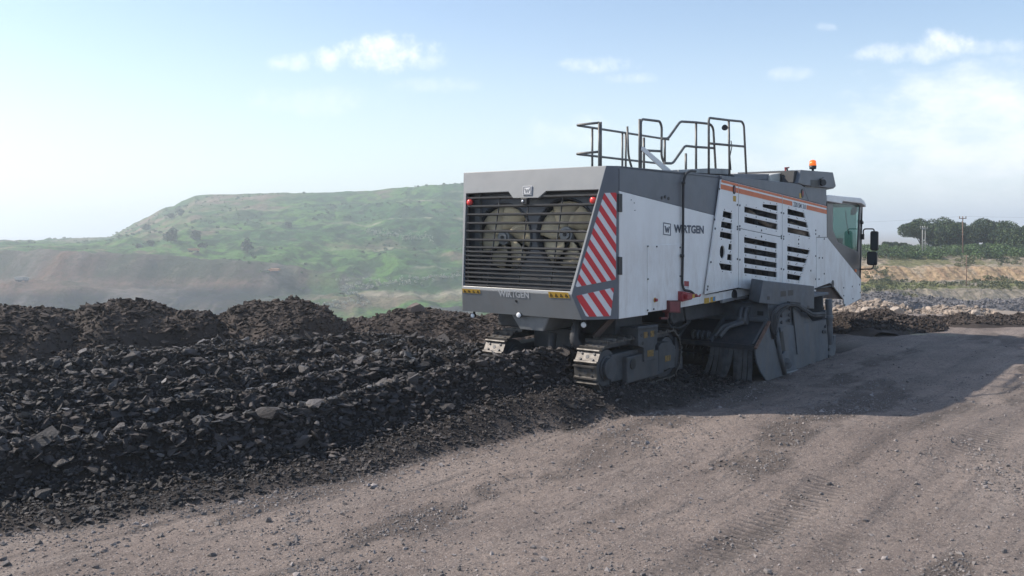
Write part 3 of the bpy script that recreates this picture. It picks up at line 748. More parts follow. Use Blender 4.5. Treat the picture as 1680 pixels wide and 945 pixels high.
scm = leafm.copy(); scm.name = 'dry_scrub_leaves'
for n_ in scm.node_tree.nodes:
    if n_.type == 'MIX' and not n_.inputs[6].is_linked: n_.inputs[6].default_value = (.085, .095, .04, 1); n_.inputs[7].default_value = (.17, .17, .085, 1)
o = mesh_np('scrub', V, Qf, None, scm, False); tag(o, 'patchy dry green scrub growing on the ledges of the sandy bank', 'scrub', kind='stuff')

# single trees on the far hill
tgh = 'scattered trees on the green hillside'
for i, (px, py, hpx, wpx, D, lb) in enumerate([
        (157, 391, 6, 8, 520, 'lone round bush-like tree on the far left skyline of the hill'), (170, 396, 5, 8, 500, 'small tree just below the lone skyline tree'),
        (240, 380, 11, 13, 470, 'round dark tree halfway along the left foot of the hill'), (281, 404, 21, 22, 380, 'largest dark tree low on the left of the hill'),
        (281, 371, 8, 9, 490, 'small tree above the largest dark tree on the slope'), (297, 373, 12, 10, 485, 'upright dark tree high on the left slope'),
        (320, 404, 14, 18, 385, 'pale hazy tree right of the largest dark tree'), (248, 406, 9, 10, 378, 'small tree left of the largest dark tree at the bench edge'),
        (333, 418, 9, 14, 370, 'low spreading tree just above the small orange truck'), (405, 416, 24, 20, 360, 'tall hazy tree near the centre-left of the hillside'),
        (473, 375, 8, 9, 440, 'isolated small dark tree on the upper central slope'), (227, 408, 5, 8, 375, 'tiny tree on the rim of the grey pit wall')]):
    x, y = hp(px, D); z = H - (py - HY) / F * D
    z = hill_z(x, y) - .3
    tree(x, y, z, hpx / F * D * 1.15, wpx / F * D * 1.1, lb, 500, .55, tgh, 200 + i, name='hillside_tree', trunk=.15)
# low shrubs over the hill: one mass
n = 2200; x = rng.uniform(-300, 120, n); y = rng.uniform(300, 595, n)
cen, rad = [], []
for xx, yy in zip(x, y):
    if fbm(np.array([xx * .02]), np.array([yy * .02]), 91, 3)[0] > -.05 and not (xx < -120 and yy < 360):
        s = rng.uniform(.3, 1.0); cen.append((xx, yy, hill_z(xx, yy) + s * .2)); rad.append(s)
V, Qf = leaf_cloud(cen, rad, 34000, .35, .6)
o = mesh_np('shrubs', V, Qf, None, undm, False); tag(o, 'low green bushes spread over the hazy hillside', 'shrubs', kind='stuff')
# pale plumes of tall grass on the slope
cen, rad = [], []
for (xa, ya, xb, yb_, n_) in [(600, 382, 690, 394, 90), (560, 476, 745, 455, 150), (565, 470, 600, 505, 60), (510, 512, 565, 500, 50), (690, 386, 702, 396, 20)]:
    for i in range(n_):
        tq = rng.uniform(0, 1); px = xa + (xb - xa) * tq + rng.normal(0, 3); py = ya + (yb_ - ya) * tq + rng.normal(0, 2.2)
        # march along the ray to the hill
        for D in np.arange(200, 600, 4.):
            zz = H - (py - HY) / F * D; xx = (px - CX) / F * D
            if hill_z(xx, D) > zz: break
        cen.append((xx + rng.normal(0, 1.2), D, hill_z(xx, D) + .25)); rad.append(rng.uniform(.3, .7))
V, Qf = leaf_cloud(cen, rad, 6000, .22, 1.2)
plm = mat('pale_plume', (.4, .4, .33), .9, var=.2)
o = mesh_np('plume_grass', V, Qf, None, plm, False); tag(o, 'whitish plumes of tall grass in drifts across the green slope', 'grass', kind='stuff')

# poles
conc = mat('concrete_pole', (.36, .35, .33), .8, var=.2); wood = mat('rusty_pole', (.2, .12, .085), .8, var=.3)
def pole(px, y0, y1, D, r_, m, label, cross=0.):
    x, y = hp(px, D); za = H - (y1 - HY) / F * D - .4; zb = H - (y0 - HY) / F * D
    root = empty('utility_pole', (x, y, za)); tag(root, label, 'pole', 'utility poles near the grove')
    MB().cyl((0, 0, 0), (0, 0, zb - za), r_, 8, r_ * .7).build('shaft', m, root)
    if cross:
        q = MB(); q.beam((-cross, 0, zb - za - .25), (cross, 0, zb - za - .25), .08, .1)
        for s_ in (-1, 0, 1): q.cyl((s_ * cross * .9, 0, zb - za - .2), (s_ * cross * .9, 0, zb - za + .02), .05, 6)
        q.build('crossarm', m, root)
    return (x, y, zb)
t1 = pole(1513.5, 371, 416, 112, .08, conc, 'slim white pole, left one of the close pair before the trees', .3)
t2 = pole(1518, 372, 415, 113, .06, conc, 'slim grey pole, right one of the close pair before the trees', .3)
t3 = pole(1579.5, 355, 420, 111, .08, wood, 'tall rusty brown pole rising above the grove', .45)
t4 = pole(1585.5, 418, 472, 92, .05, wood, 'thin brown post standing on the ledge of the sandy bank')
wirem = mat('wire', (.12, .12, .12), .5)
def wire(p, q, sag, label, r_=.02):
    P = [Vector(p).lerp(Vector(q), i / 16) - Vector((0, 0, sag * 4 * (i / 16) * (1 - i / 16))) for i in range(17)]
    o = MB().tube(P, r_, 4).build('power_line', wirem); tag(o, label, 'cable', 'overhead wires')
wire(t3, (t3[0] + 60, t3[1] - 30, t3[2] + 1.2), .8, 'thin overhead wire running right from the rusty brown pole', .006)
wire(t3, (t3[0] - 40, t3[1] + 30, t3[2] - .5), .8, 'thin overhead wire running left from the rusty brown pole', .006)

# tiny mining vehicles far off in the pit
def dump_truck(px, D, s, rz, body, label):
    x, y = hp(px, D); root = empty('dump_truck', (x, y, hill_z(x, D) + .1), rz); tag(root, label, 'truck', 'mining trucks working in the pit')
    root.scale = (s, s, s)
    q = MB(); q.prism([(-3.4, -1.3, 1.4), (1.6, -1.3, 1.1), (1.9, -1.3, 2.6), (2.6, -1.3, 2.9), (-3.9, -1.3, 2.7)], (0, -1, 0), 2.6); q.build('dump_body', body, root)
    q = MB(); q.box(1.9, 3.6, -1.2, 1.2, .9, 2.4); q.build('cab', body, root, .1)
    q = MB(); q.box(-3.4, 3.4, -.6, .6, .7, 1.05); q.build('chassis', dsteel, root)
    for xx in (-2.6, -1.2, 2.6):
        for yy in (-1.25, .85): MB().cyl((xx, yy, .55), (xx, yy + .4, .55), .55, 14).build('wheel', rubber, root)
orp = mat('faded_orange_paint', (.55, .26, .14), .6, var=.2); whp = mat('dusty_white_paint', (.35, .33, .3), .6, var=.2)
dump_truck(318, 352, .6, .2, orp, 'tiny orange dump truck on the bench above the grey pit slope')
dump_truck(450, 335, .6, 2.9, orp, 'tiny orange dump truck on the dark bench left of the plume grass')
dump_truck(36, 302, .6, 0., whp, 'tiny pale dump truck on the middle bench of the pit at far left')

# ================================================================== THE MACHINE
ORG = Vector((1.63, 13.42, 0.)); U = Vector((.609, .793, 0)).normalized(); Vv = Vector((-U.y, U.x, 0))
M = empty('surface_miner', ORG, math.atan2(U.y, U.x))
tag(M, 'big white and grey surface miner on crawler tracks with rear grille and striped corner', 'mining machine')
CAMW = Vector((0, 0, H))
def loc_(w): w = w - ORG; return Vector((w.dot(U), w.dot(Vv), w.z))
CL = loc_(CAMW)
def hit(px, py, P0, n):
    d = Vector(((px - CX) / F, 1, -(py - HY) / F)); d = Vector((d.dot(U), d.dot(Vv), d.z)); n = Vector(n)
    t = (Vector(P0) - CL).dot(n) / d.dot(n); return CL + d * t
def S(px, py, v=0.): return hit(px, py, (0, v, 0), (0, 1, 0))
def B(px, py, u=0.): return hit(px, py, (u, 0, 0), (1, 0, 0))
def SP(pts, v=0.): return [S(*p, v) for p in pts]
NS = Vector((0, -1, 0)); NB_ = Vector((-1, 0, 0))
WD = 3.1
T0, K0, B0 = (-.16, .12, 3.83), (-.6, .46, 1.87), (-.47, .36, 1.49)
def fz(p): return Vector(p)
nU = Vector((-(3.83 - 1.87), 0, .44)).normalized(); nL = Vector((-.38, 0, -.13)).normalized()
def UP(px, py, off=0.): return hit(px, py, Vector(T0) + nU * off, nU)
def LP(px, py, off=0.): return hit(px, py, Vector(K0) + nL * off, nL)
nF = Vector((-.46, -.6, 0)).normalized()
def FP(px, py, off=0.): return hit(px, py, nF * off, nF)

def edge_v(z, side):     # v of the back face's edge at height z
    t = (3.83 - z) / (3.83 - 1.87); v = .12 + (.46 - .12) * t
    return v if side == 0 else WD - v
def edge_u(z): return -.16 - .44 * (3.83 - z) / (3.83 - 1.87)

# rear frame: back face with grille opening, corner facets, apron
f = MB()
hole = [UP(764.6, 317.5), UP(834, 314.6), UP(841.5, 324.8), UP(883.5, 324.3), UP(896, 313.6), UP(982, 311), UP(935, 478.2), UP(759.6, 468.8)]
zt = 3.83
outer = [Vector((-.16, .12, zt)), Vector((-.16, WD - .12, zt)), Vector((-.6, WD - .46, 1.87)), Vector((-.6, .46, 1.87))]
f.prism(outer, nU, .05, [hole])
f.prism([(-.6, .46, 1.87), (-.6, WD - .46, 1.87), (-.47, WD - .36, 1.49), (-.47, .36, 1.49)], nL, .05)
frame = f.build('rear_frame', rgrey, M, .008)
f = MB(); f.prism([(0, 0, 1.49), (0, 0, zt), (-.16, .12, zt), (-.6, .46, 1.87), (-.47, .36, 1.49)], nF, .05)
nF2 = Vector((-.46, .6, 0)).normalized()
fac = f.build('corner_panel', grey, M, .008)
f = MB(); f.prism([(0, WD, 1.49), (0, WD, zt), (-.16, WD - .12, zt), (-.6, WD - .46, 1.87), (-.47, WD - .36, 1.49)], nF2, .05)
f.build('corner_panel', grey, M, .008)
# dark lining of the opening and underside
f = MB(); f.prism([(-.16, .12, zt), (0, 0, zt), (3.75, 0, zt), (3.75, WD, zt), (0, WD, zt), (-.16, WD - .12, zt)], (0, 0, 1), .04)
f.build('roof', grey, M, .01)
f = MB(); f.box(-.40, 4.2, .40, WD - .4, 1.5, 1.54); f.build('floor_plate', dsteel, M)

# slats
gr = MB()
zs = [UP(762, y).z for y in (325.3, 338.7, 352, 366, 379, 393, 405.5, 412.5, 419.5, 426.5, 433, 440, 447, 454, 461.2, 467)]
tdir = Vector((0, 1, 0))
for z in zs:
    u = edge_u(z) + .02
    a_, c_ = Vector((u, edge_v(z, 0) + .03, z)), Vector((u, edge_v(z, 1) - .03, z))
    p = [a_ + Vector((0, 0, .018)), c_ + Vector((0, 0, .018)), c_ + Vector((.1, 0, .0)), a_ + Vector((.1, 0, .0))]
    gr.prism(p, Vector((-.2, 0, 1)), .026)
for px0, px1 in ((821, 799), (869, 850), (924, 903)):
    a_, c_ = UP(px0, 322, -.10), UP(px1, 472, -.10); gr.beam(a_, c_, .008, .03, Vector((1, 0, 0)))
grill_m = mat('slat_paint', (.11, .108, .11), .5, var=.25, vscale=8)
gr.build('rear_grille', grill_m, frame)

# cooling fan wall
UF = .03
fw = MB(); RC = .56
cR, cL_ = B(929.2, 384.5, UF), B(827, 389.5, UF)
circ = lambda c, r_, n=40, off=0.: [c + Vector((off, math.cos(2 * math.pi * i / n) * r_, math.sin(2 * math.pi * i / n) * r_)) for i in range(n)]
fw.prism([(UF, .08, 1.6), (UF, WD - .08, 1.6), (UF, WD - .08, 3.78), (UF, .08, 3.78)], NB_, .03, [circ(cR, RC), circ(cL_, RC)])
fwo = fw.build('fan_wall', grey, M)
q = MB()
for c in (cR, cL_):
    n = 40; ring = []
    for (off, r_) in ((-.02, RC + .03), (-.02, RC), (.3, RC), (.3, RC + .03)):
        ring.append([c + Vector((off, math.cos(2 * math.pi * i / n) * r_, math.sin(2 * math.pi * i / n) * r_)) for i in range(n)])
    vs = [p for r_ in ring for p in r_]
    q.add(vs, [(k * n + i, k * n + (i + 1) % n, ((k + 1) % 4) * n + (i + 1) % n, ((k + 1) % 4) * n + i) for k in range(4) for i in range(n)], True)
q.build('fan_shroud', dsteel, M, recalc=True)
q = MB(); q.box(.6, .63, .1, WD - .1, 1.6, 3.78); q.build('dark_back_sheet', black, M)  # black sheet put in for the dark behind the fans
for c, ph in ((cR, .2), (cL_, .75)):
    fr_o = MB(); nbld = 6
    for k_ in range(nbld):
        a0 = 2 * math.pi * k_ / nbld + ph; rows = []
        for i in range(7):
            r_ = .13 + (RC - .16) * i / 6; row = []
            for j in range(6):
                s_ = j / 5; wdt = (1.02 if i else .8) * (1.0 + .12 * math.sin(i * .9)); a_ = a0 + wdt * (s_ - .5) + .08 * i * .5
                tw = .12 * (s_ - .5) * (1.2 - .4 * i / 6) - .02 * math.sin(math.pi * s_)
                row.append(c + Vector((.07 + tw, math.cos(a_) * r_, math.sin(a_) * r_)))
            rows.append(row)
        fr_o.sheet(rows, .006, Vector((-1, 0, 0)), True)
    fo = fr_o.build('fan', beige, M)
    h_ = MB(); h_.cyl(c + Vector((-.02, 0, 0)), c + Vector((.2, 0, 0)), .125, 24); h_.cyl(c + Vector((-.05, 0, 0)), c + Vector((-.019, 0, 0)), .085, 24); h_.build('hub', lgrey, fo, .006)
    h_ = MB(); h_.cyl(c + Vector((-.062, 0, 0)), c + Vector((-.045, 0, 0)), .032, 16); h_.build('hub_cap', black, fo)
# things seen behind the grille's left edge and top
q = MB(); z0_ = 1.95
q.box(-.05, .02, WD - .38, WD - .28, 1.95, 3.55); q.build('pale_upright', lgrey, M)
q = MB(); p = UP(861, 330, .02); q.box(p.x - .03, p.x + .05, p.y - .06, p.y + .06, p.z - .05, p.z + .05); cmo = q.build('rear_camera', black, frame, .006)
q = MB(); q.dome(p + Vector((-.035, .02, .0)), .022, (-1, 0, 0), .5, 12, 3); q.build('lens', lens, cmo)
for px, py in ((769.3, 332), (972, 328.6)):
    p = UP(px, py, .0); q = MB(); q.cyl(p + Vector((.06, 0, 0)), p + Vector((.0, 0, 0)), .05, 18); q.dome(p, .046, (-1, 0, 0), .45, 18, 4); q.build('red_reflector', mat('red_lens', (.75, .06, .05), .25, spec=.7, var=.05), frame)

def text_mesh(body, nrm, bold=.0, name='lettering'):
    cu_ = bpy.data.curves.new(name, 'FONT'); cu_.body = body; cu_.offset = bold; cu_.extrude = 0; cu_.resolution_u = 4
    o = bpy.data.objects.new(name, cu_); COL.objects.link(o)
    dg = bpy.context.evaluated_depsgraph_get(); me = bpy.data.meshes.new_from_object(o.evaluated_get(dg))
    bpy.data.objects.remove(o); bpy.data.curves.remove(cu_); return me
def lettering(body, p00, p10, p01, nrm, material, parent, bold=.02, lift=.004):
    """text fitted between three corners: lower left, lower right, upper left"""
    me = text_mesh(body, nrm, bold); n = len(me.vertices); co = np.zeros(n * 3); me.vertices.foreach_get('co', co); co = co.reshape(-1, 3)
    mn, mx_ = co.min(0), co.max(0); q = (co - mn) / np.maximum(mx_ - mn, 1e-6)
    p00, p10, p01 = map(Vector, (p00, p10, p01)); nn = Vector(nrm).normalized()
    W_ = np.array(p00 + nn * lift)[None] + q[:, 0:1] * np.array(p10 - p00)[None] + q[:, 1:2] * np.array(p01 - p00)[None]
    me.vertices.foreach_set('co', W_.astype(np.float32).ravel()); me.update(); me.materials.clear(); me.materials.append(material)
    o = bpy.data.objects.new('lettering', me); COL.objects.link(o); o.parent = parent
    return o
silver = mat('light_grey_letters', (.6, .61, .63), .4)
navy = mat('dark_slate_letters', (.06, .08, .12), .5)
lettering('WIRTGEN', LP(818.5, 486.5), LP(868.5, 489.5), LP(817, 475.5), nL, silver, frame, .03)
q = MB(); p = LP(847, 494, .0); q.cyl(p + nL * .004, p - nL * .02, .022, 16); q.build('round_hole', black, frame)
def sticker(c4, nrm, m, parent, lift=.004, name='warning_sticker'):
    q = MB(); q.prism([Vector(p) + Vector(nrm) * lift for p in c4], nrm, .003); return q.build(name, m, parent)
def warn(c4, nrm, n, parent):
    """yellow sticker with a row of black warning triangles"""
    o = sticker(c4, nrm, yellow, parent); a_, b_, c_, d_ = map(Vector, c4)
    for i in range(n):
        s0, s1 = (i + .2) / n, (i + .8) / n
        P = lambda s_, t_: (a_.lerp(b_, s_)).lerp(d_.lerp(c_, s_), t_) + Vector(nrm) * .008
        q = MB(); q.prism([P(s0, .8), P(s1, .8), P((s0 + s1) / 2, .2)], nrm, .002, [[P(s0 + (s1 - s0) * .3, .7), P(s0 + (s1 - s0) * .7, .7), P((s0 + s1) / 2, .42)]])
        q.build('warning_symbol', black, o)
warn([LP(758, 473.5), LP(787.5, 475), LP(788.5, 481.5), LP(760, 480)], nL, 4, frame)
warn([LP(899.5, 478.5), LP(932, 480), LP(935, 489.5), LP(901, 488)], nL, 4, frame)
# emblem: square plate with a W
def emblem(a_, b_, c_, d_, nrm, parent, plate, ink, lift=.012, th=.02, rim=.09):
    a_, b_, c_, d_ = map(Vector, (a_, b_, c_, d_)); nrm = Vector(nrm)
    P = lambda s_, t_, l: (a_.lerp(b_, s_)).lerp(d_.lerp(c_, s_), t_) + nrm * l
    o = MB().prism([P(0, 0, lift), P(1, 0, lift), P(1, 1, lift), P(0, 1, lift)], nrm, th).build('emblem', plate, parent, .0)
    q = MB(); l = lift + .004; r0, r1 = .05, .05 + rim
    q.prism([P(r0, r0, l), P(1 - r0, r0, l), P(1 - r0, 1 - r0, l), P(r0, 1 - r0, l)], nrm, .003, [[P(r1, r1, l), P(1 - r1, r1, l), P(1 - r1, 1 - r1, l), P(r1, 1 - r1, l)]])
    w = [(.2, .28), (.33, .28), (.40, .55), (.47, .36), (.56, .36), (.62, .55), (.70, .28), (.83, .28), (.68, .76), (.58, .76), (.515, .58), (.44, .76), (.34, .76)]
    q.prism([P(s_, t_, l) for s_, t_ in w], nrm, .003); q.build('emblem_mark', ink, o)
    return o
emblem(UP(859, 306), UP(873.5, 305.5), UP(872.5, 320), UP(858.5, 320.5), nU, frame, silver, grey, .02, .03)

# hazard stripes on the corner facet
def stripes(poly, parent, lines):
    o = MB().prism([FP(*p, .004) for p in poly], nF, .004).build('hazard_panel', whref, parent)
    q = MB()
    for pl in lines: q.prism([FP(*p, .008) for p in pl], nF, .003)
    q.build('red_stripes', redref, o)
def clip(poly, a, bq, c):   # keep a*x+b*y<=c
    out = []
    for i in range(len(poly)):
        p, r_ = poly[i], poly[(i + 1) % len(poly)]; fp, fr2 = a * p[0] + bq * p[1] - c, a * r_[0] + bq * r_[1] - c
        if fp <= 0: out.append(p)
        if fp * fr2 < 0: t = fp / (fp - fr2); out.append((p[0] + (r_[0] - p[0]) * t, p[1] + (r_[1] - p[1]) * t))
    return out
def bands(poly, slope, ys):
    """red bands y - slope*x between successive offsets"""
    out = []
    for lo, hi in ys:
        p = clip(poly, -slope, 1, hi); p = clip(p, slope, -1, -lo) if len(p) > 2 else []
        if len(p) > 2: out.append(p)
    return out
up = [(991.6, 316.5), (1010, 316), (1011.5, 318), (1010.3, 456.5), (1008.5, 459), (946.5, 471), (944.5, 469)]
lw = [(945.5, 485.5), (1006, 472), (1007.3, 473.5), (1002, 517), (1000.5, 518.8), (963.5, 519.5), (961, 518)]
# stripes fall to the right: red bands cross the right edge x=1010 at these heights
sl_ = 1.5
upb = [(318 + 27.5 * i - sl_ * 1010 + d0, 318 + 27.5 * i - sl_ * 1010 + d0 + 14.2) for i, d0 in enumerate((-5, 12, 12, 13, 13, 14, 14, 14, 14, 14))]
upb = [((a) , (b_)) for a, b_ in [(y0 - sl_ * 1010, y1 - sl_ * 1010) for y0, y1 in ((300, 330), (344, 358), (371.5, 386), (399.5, 414), (427.5, 442), (455.5, 470), (483, 498), (511, 525), (539, 553))]]
stripes(up, fac, bands(up, sl_, upb))
lwb = [(y0 - 1.45 * 1005, y1 - 1.45 * 1005) for y0, y1 in ((455, 478.5), (494, 509.5), (525, 540.5), (556.5, 575))]
stripes(lw, fac, bands(lw, 1.45, lwb))

# lamps below the apron
def lamp(p, r_, parent, axis=(-1, -.15, 0)):
    ax = Vector(axis).normalized(); q = MB(); q.cyl(p - ax * -.0, p - ax * .07, r_, 18, r_ * .7); q.beam(p - ax * .05, p - ax * .05 + Vector((0, 0, .12)), .03, .03, Vector((1, 0, 0)))
    o = q.build('work_lamp', black, parent, .004); q = MB(); q.dome(p + ax * .002, r_ * .86, ax, .3, 18, 3); q.build('lens', lens, o)
lamp(B(775.5, 518, -.40), .045, frame); lamp(B(957.5, 533, -.3), .052, frame); lamp(B(851, 517, -.5), .05, frame)

# side skin ---------------------------------------------------------------
TH = .03
f = MB(); f.prism(SP([(1016.3, 272.2), (1183, 288), (1174.2, 353.3), (1016.3, 312.6)]), NS, TH); gs = f.build('upper_side_panel', grey, M, .006)
f = MB(); f.prism(SP([(1016.3, 313.1), (1174.1, 353.8), (1157.2, 484), (1212, 474), (1240, 476), (1238, 482.5), (1118.5, 504.4), (1063, 512.5), (1063, 516.5), (1016.3, 523.2)]), NS, TH)
ws = f.build('lower_side_panel', white, M, .006)
# left side of the body, plain
f = MB(); f.box(.0, 9.7, WD - .03, WD, 1.6, 3.83); f.build('far_side_panel', white, M, .006)
# seams and door
f = MB(); dpoly = [(1061.4, 402.6), (1118, 400.2), (1118, 503.5), (1063.2, 511.6), (1061.6, 511.8)]
f.prism([p + NS * .012 for p in SP(dpoly)], NS, .014); door = f.build('access_door', white, ws, .003)
q = MB()
for px, py in ((1062.5, 404), (1077, 404.5), (1115.5, 406), (1062.5, 458), (1115.5, 453), (1062, 509), (1072, 507), (1041, 345), (1035, 328), (1040, 333)):
    p = S(px, py, -.012); q = MB(); q.cyl(p, p + NS * .015, .013 if px < 1030 or px > 1050 else .006, 10); q.build('bolt', dline, door)
q = MB()
for px, py in ((1085.5, 324.8), (1090.7, 323), (1096.5, 325.6)):
    p = S(px, py); q = MB(); q.cyl(p, p + NS * .012, .028, 14); q.build('vent_plug', black, gs)
for y0, y1 in ((317.5, 348), (421, 451)):
    q = MB(); q.prism([S(x_, y_, -.02) for x_, y_ in ((1015.6, y0), (1021.2, y0 + .5), (1021.2, y1), (1015.6, y1 - .5))], NS, .03); q.build('door_hinge', black, ws, .006)
emblem(S(1087, 363.5), S(1100.7, 366), S(1100.7, 388), S(1087, 386.2), NS, ws, white, navy, .004, .004, .07)
lettering('WIRTGEN', S(1105, 382), S(1154.2, 383.5), S(1105, 368), NS, navy, ws, .04, .006)
f = MB(); f.tube([S(1141, 281, .15), S(1133, 280, -.02), S(1125, 285, -.04), S(1121.3, 298, -.04), S(1120.8, 330, -.04), S(1120.6, 400, -.04), S(1119.2, 466, -.04), S(1122, 476, -.05), S(1129, 477, -.06), S(1134, 478.5, -.07), S(1139, 483, -.07)], .022, 10, .15)
f.tube([S(1121.3, 298, -.06), S(1121.3, 302, -.06)], .035, 8); f.tube([S(1119.5, 417, -.05), S(1119.5, 422, -.05)], .035, 8); f.build('black_hose', rubber, ws)
# stickers and red bracket
sticker(SP([(1122.3, 461), (1130, 461.5), (1130, 470), (1122.3, 469.2)], 0), NS, red, ws, name='red_sticker'); sticker(SP([(1122.3, 469.6), (1130, 470.4), (1130, 473.5), (1122.3, 472.8)]), NS, silver, ws, name='grey_sticker')
for x0, x1, m_ in ((1155.2, 1163.4, yellow), (1165.2, 1173.4, yellow)):
    sticker(SP([(x0, 489.5 - (x0 - 1155) * .18), (x1, 488.2 - (x0 - 1155) * .18), (x1, 497 - (x0 - 1155) * .2), (x0, 498.4 - (x0 - 1155) * .2)]), NS, m_, ws, name='yellow_sticker')
q = MB(); q.cyl(S(1171, 490.6) + NS * .004, S(1171, 490.6) + NS * .007, .045, 14); q.build('blue_sign', blue, ws)
q = MB(); q.prism(SP([(1120, 478), (1136, 481), (1136, 491), (1120, 495)], -.1), NS, .1); q.prism(SP([(1128, 483), (1144, 482), (1146, 487), (1128, 491)], -.16), NS, .06)
q.tube([S(1140, 485, -.16), S(1148, 486, -.18), S(1149, 483, -.18)], .015, 6); bk = q.build('red_tow_bracket', red, ws, .008)
q = MB(); q.prism(SP([(1136.5, 483), (1140, 482.8), (1140, 488.8), (1136.5, 489.2)], -.165), NS, .01); q.build('yellow_band', yellow, bk)
q = MB(); q.prism(SP([(1098, 493), (1117.5, 493), (1117, 514), (1098, 513)], -.06), NS, .14); rb = q.build('red_lamp_box', darkred, ws, .012)
q = MB(); q.prism(SP([(1099.5, 495), (1115, 495), (1115, 511.5), (1099.5, 511)], -.068), NS, .006); q.build('red_reflector', dred2, rb)
q = MB(); q.beam(S(1094, 503, .02), S(1094, 522, .02), .05, .04); q.beam(S(1094, 522, .02), S(1083, 522, .02), .04, .035); q.build('red_stay', darkred, ws)
q = MB(); p = S(1073, 492); q.cyl(p + NS * .014, p + NS * .02, .04, 14); sb = q.build('stop_button_plate', yellow, door); q = MB(); q.cyl(p + NS * .02, p + NS * .06, .026, 14); q.build('stop_button', red, sb)

# front module ---------------------------------------------------------------
VM = -.05
c3 = lambda pts: [(1160 + x_ / 4.295, 280 + y_ / 4.295) for x_, y_ in pts]
c5 = lambda pts: [(1200 + x_ / 3.937, 240 + y_ / 3.937) for x_, y_ in pts]
def panel(outline, holes, name, m_, v=VM, th=.03, bolts=True):
    f = MB(); f.prism(SP(outline, v), NS, th, [SP(h, v) for h in holes]); o = f.build(name, m_, M, .004)
    return o
bolt_pts = []
def rim_bolts(h):
    n = len(h)
    if n > 8: return
    cx_ = sum(p[0] for p in h) / n; cy_ = sum(p[1] for p in h) / n
    for i in range(n):
        a_, c_ = h[i], h[(i + 1) % n]; Lq = math.hypot(c_[0] - a_[0], c_[1] - a_[1]); k_ = 3 if Lq > 40 else (2 if Lq > 22 else (1 if Lq > 12 else 0))
        if abs(c_[0] - a_[0]) < abs(c_[1] - a_[1]): continue
        for j in range(k_ + 1):
            t_ = (j + .15) / (k_ + .3); x_, y_ = a_[0] + (c_[0] - a_[0]) * t_, a_[1] + (c_[1] - a_[1]) * t_
            bolt_pts.append((x_, y_ + (2.8 if y_ > cy_ else -2.8)))
h1 = [c3(q_) for q_ in ([(115, 283), (178, 300), (178, 343), (110, 325)], [(103, 357), (178, 372), (178, 415), (98, 398)], [(95, 428), (178, 445), (178, 488), (90, 468)],
                        [(155, 515), (177, 520), (177, 560), (150, 556)], [(145, 588), (177, 592), (177, 635), (142, 628)], [(85, 652), (177, 664), (177, 708), (100, 697)])]
h1.append(c3([(108 + 18 * math.cos(a_), 573 + 46 * math.sin(a_)) for a_ in [2 * math.pi * i / 24 for i in range(24)]]))
p1 = panel([(1183.4, 294.2), (1211.4, 301.2), (1211.4, 471.6), (1157.4, 482.4)], h1, 'vented_panel', white)
hu = [c3(q_) for q_ in ([(393, 235), (497, 246), (497, 285), (393, 257)], [(264, 252), (497, 308), (497, 348), (264, 293)], [(264, 324), (497, 375), (497, 417), (264, 365)])]
p2 = panel([(1212.2, 301.4), (1283, 319.3), (1283, 388.6), (1212.2, 374)], hu, 'vented_panel', white)
hl = [c3(q_) for q_ in ([(262, 467), (494, 512), (494, 550), (262, 507)], [(262, 540), (494, 580), (494, 618), (262, 580)], [(262, 611), (494, 650), (494, 687), (262, 652)], [(262, 683), (494, 715), (494, 753), (262, 722)])]
p3 = panel([(1212.2, 374.9), (1283, 389.5), (1283, 482), (1230, 475), (1212.2, 471.8)], hl, 'vented_panel', white)
hr = [c5(q_) for q_ in ([(363, 402), (470, 430), (478, 463), (363, 440)], [(363, 462), (488, 492), (496, 527), (363, 497)], [(363, 522), (502, 552), (511, 587), (363, 556)],
                        [(361, 645), (508, 672), (500, 700), (361, 678)], [(361, 704), (490, 728), (482, 755), (361, 737)], [(361, 765), (470, 782), (461, 811), (361, 797)], [(361, 822), (452, 838), (444, 868), (361, 857)])]
p4 = panel([(1283.8, 319.5), (1356.2, 337.8), (1356.6, 389), (1339, 389), (1339, 478), (1283.8, 478)], hr, 'vented_panel', white)
p5 = panel([(1339.6, 389.8), (1357.4, 389.8), (1359.4, 392.5), (1412.8, 458.8), (1412.2, 489), (1409, 491.5), (1387, 503), (1385.4, 500), (1384, 491), (1366, 467.5), (1362, 464), (1339.6, 472)], [], 'front_cheek', white)
for hs, pp in ((h1, p1), (hu, p2), (hl, p3), (hr, p4)):
    bolt_pts = []
    for h in hs: rim_bolts(h)
    q = MB()
    for x_, y_ in bolt_pts: p = S(x_, y_, VM); q.cyl(p, p + NS * .006, .011, 6)
    q.build('rivets', dline, pp)
q = MB()
for x_, y_ in [(1209.5, 336), (1213.5, 337), (1209.5, 372), (1213.5, 371), (1209.5, 376), (1213.5, 377), (1209.5, 425), (1213.5, 426), (1209.5, 473), (1213.5, 473), (1281.5, 349), (1285.5, 350), (1281.5, 387), (1285.5, 388), (1281.5, 391), (1285.5, 392), (1281.5, 441), (1285.5, 442), (1281.5, 477),
                (1249, 378), (1249, 388), (1180, 310), (1172, 360), (1166, 430), (1161, 470), (1173, 375), (1160, 475), (1310, 393), (1310, 400)]:
    p = S(x_, y_, VM); q = MB(); q.cyl(p, p + NS * .01, .02, 8); q.build('bolt', dline, p3)
q = MB()
for x_, y_ in [(1338, 378), (1338, 384), (1338, 420), (1338, 458), (1343.5, 387), (1352, 392), (1343.8, 423), (1349, 423), (1352, 449), (1343.5, 458), (1384, 472), (1398, 470), (1410, 467), (1411, 480), (1384, 485), (1399, 490), (1386, 500), (1330, 444)]:
    p = S(x_, y_, VM); q = MB(); q.cyl(p, p + NS * .01, .02, 8); q.build('bolt', dline, p5)
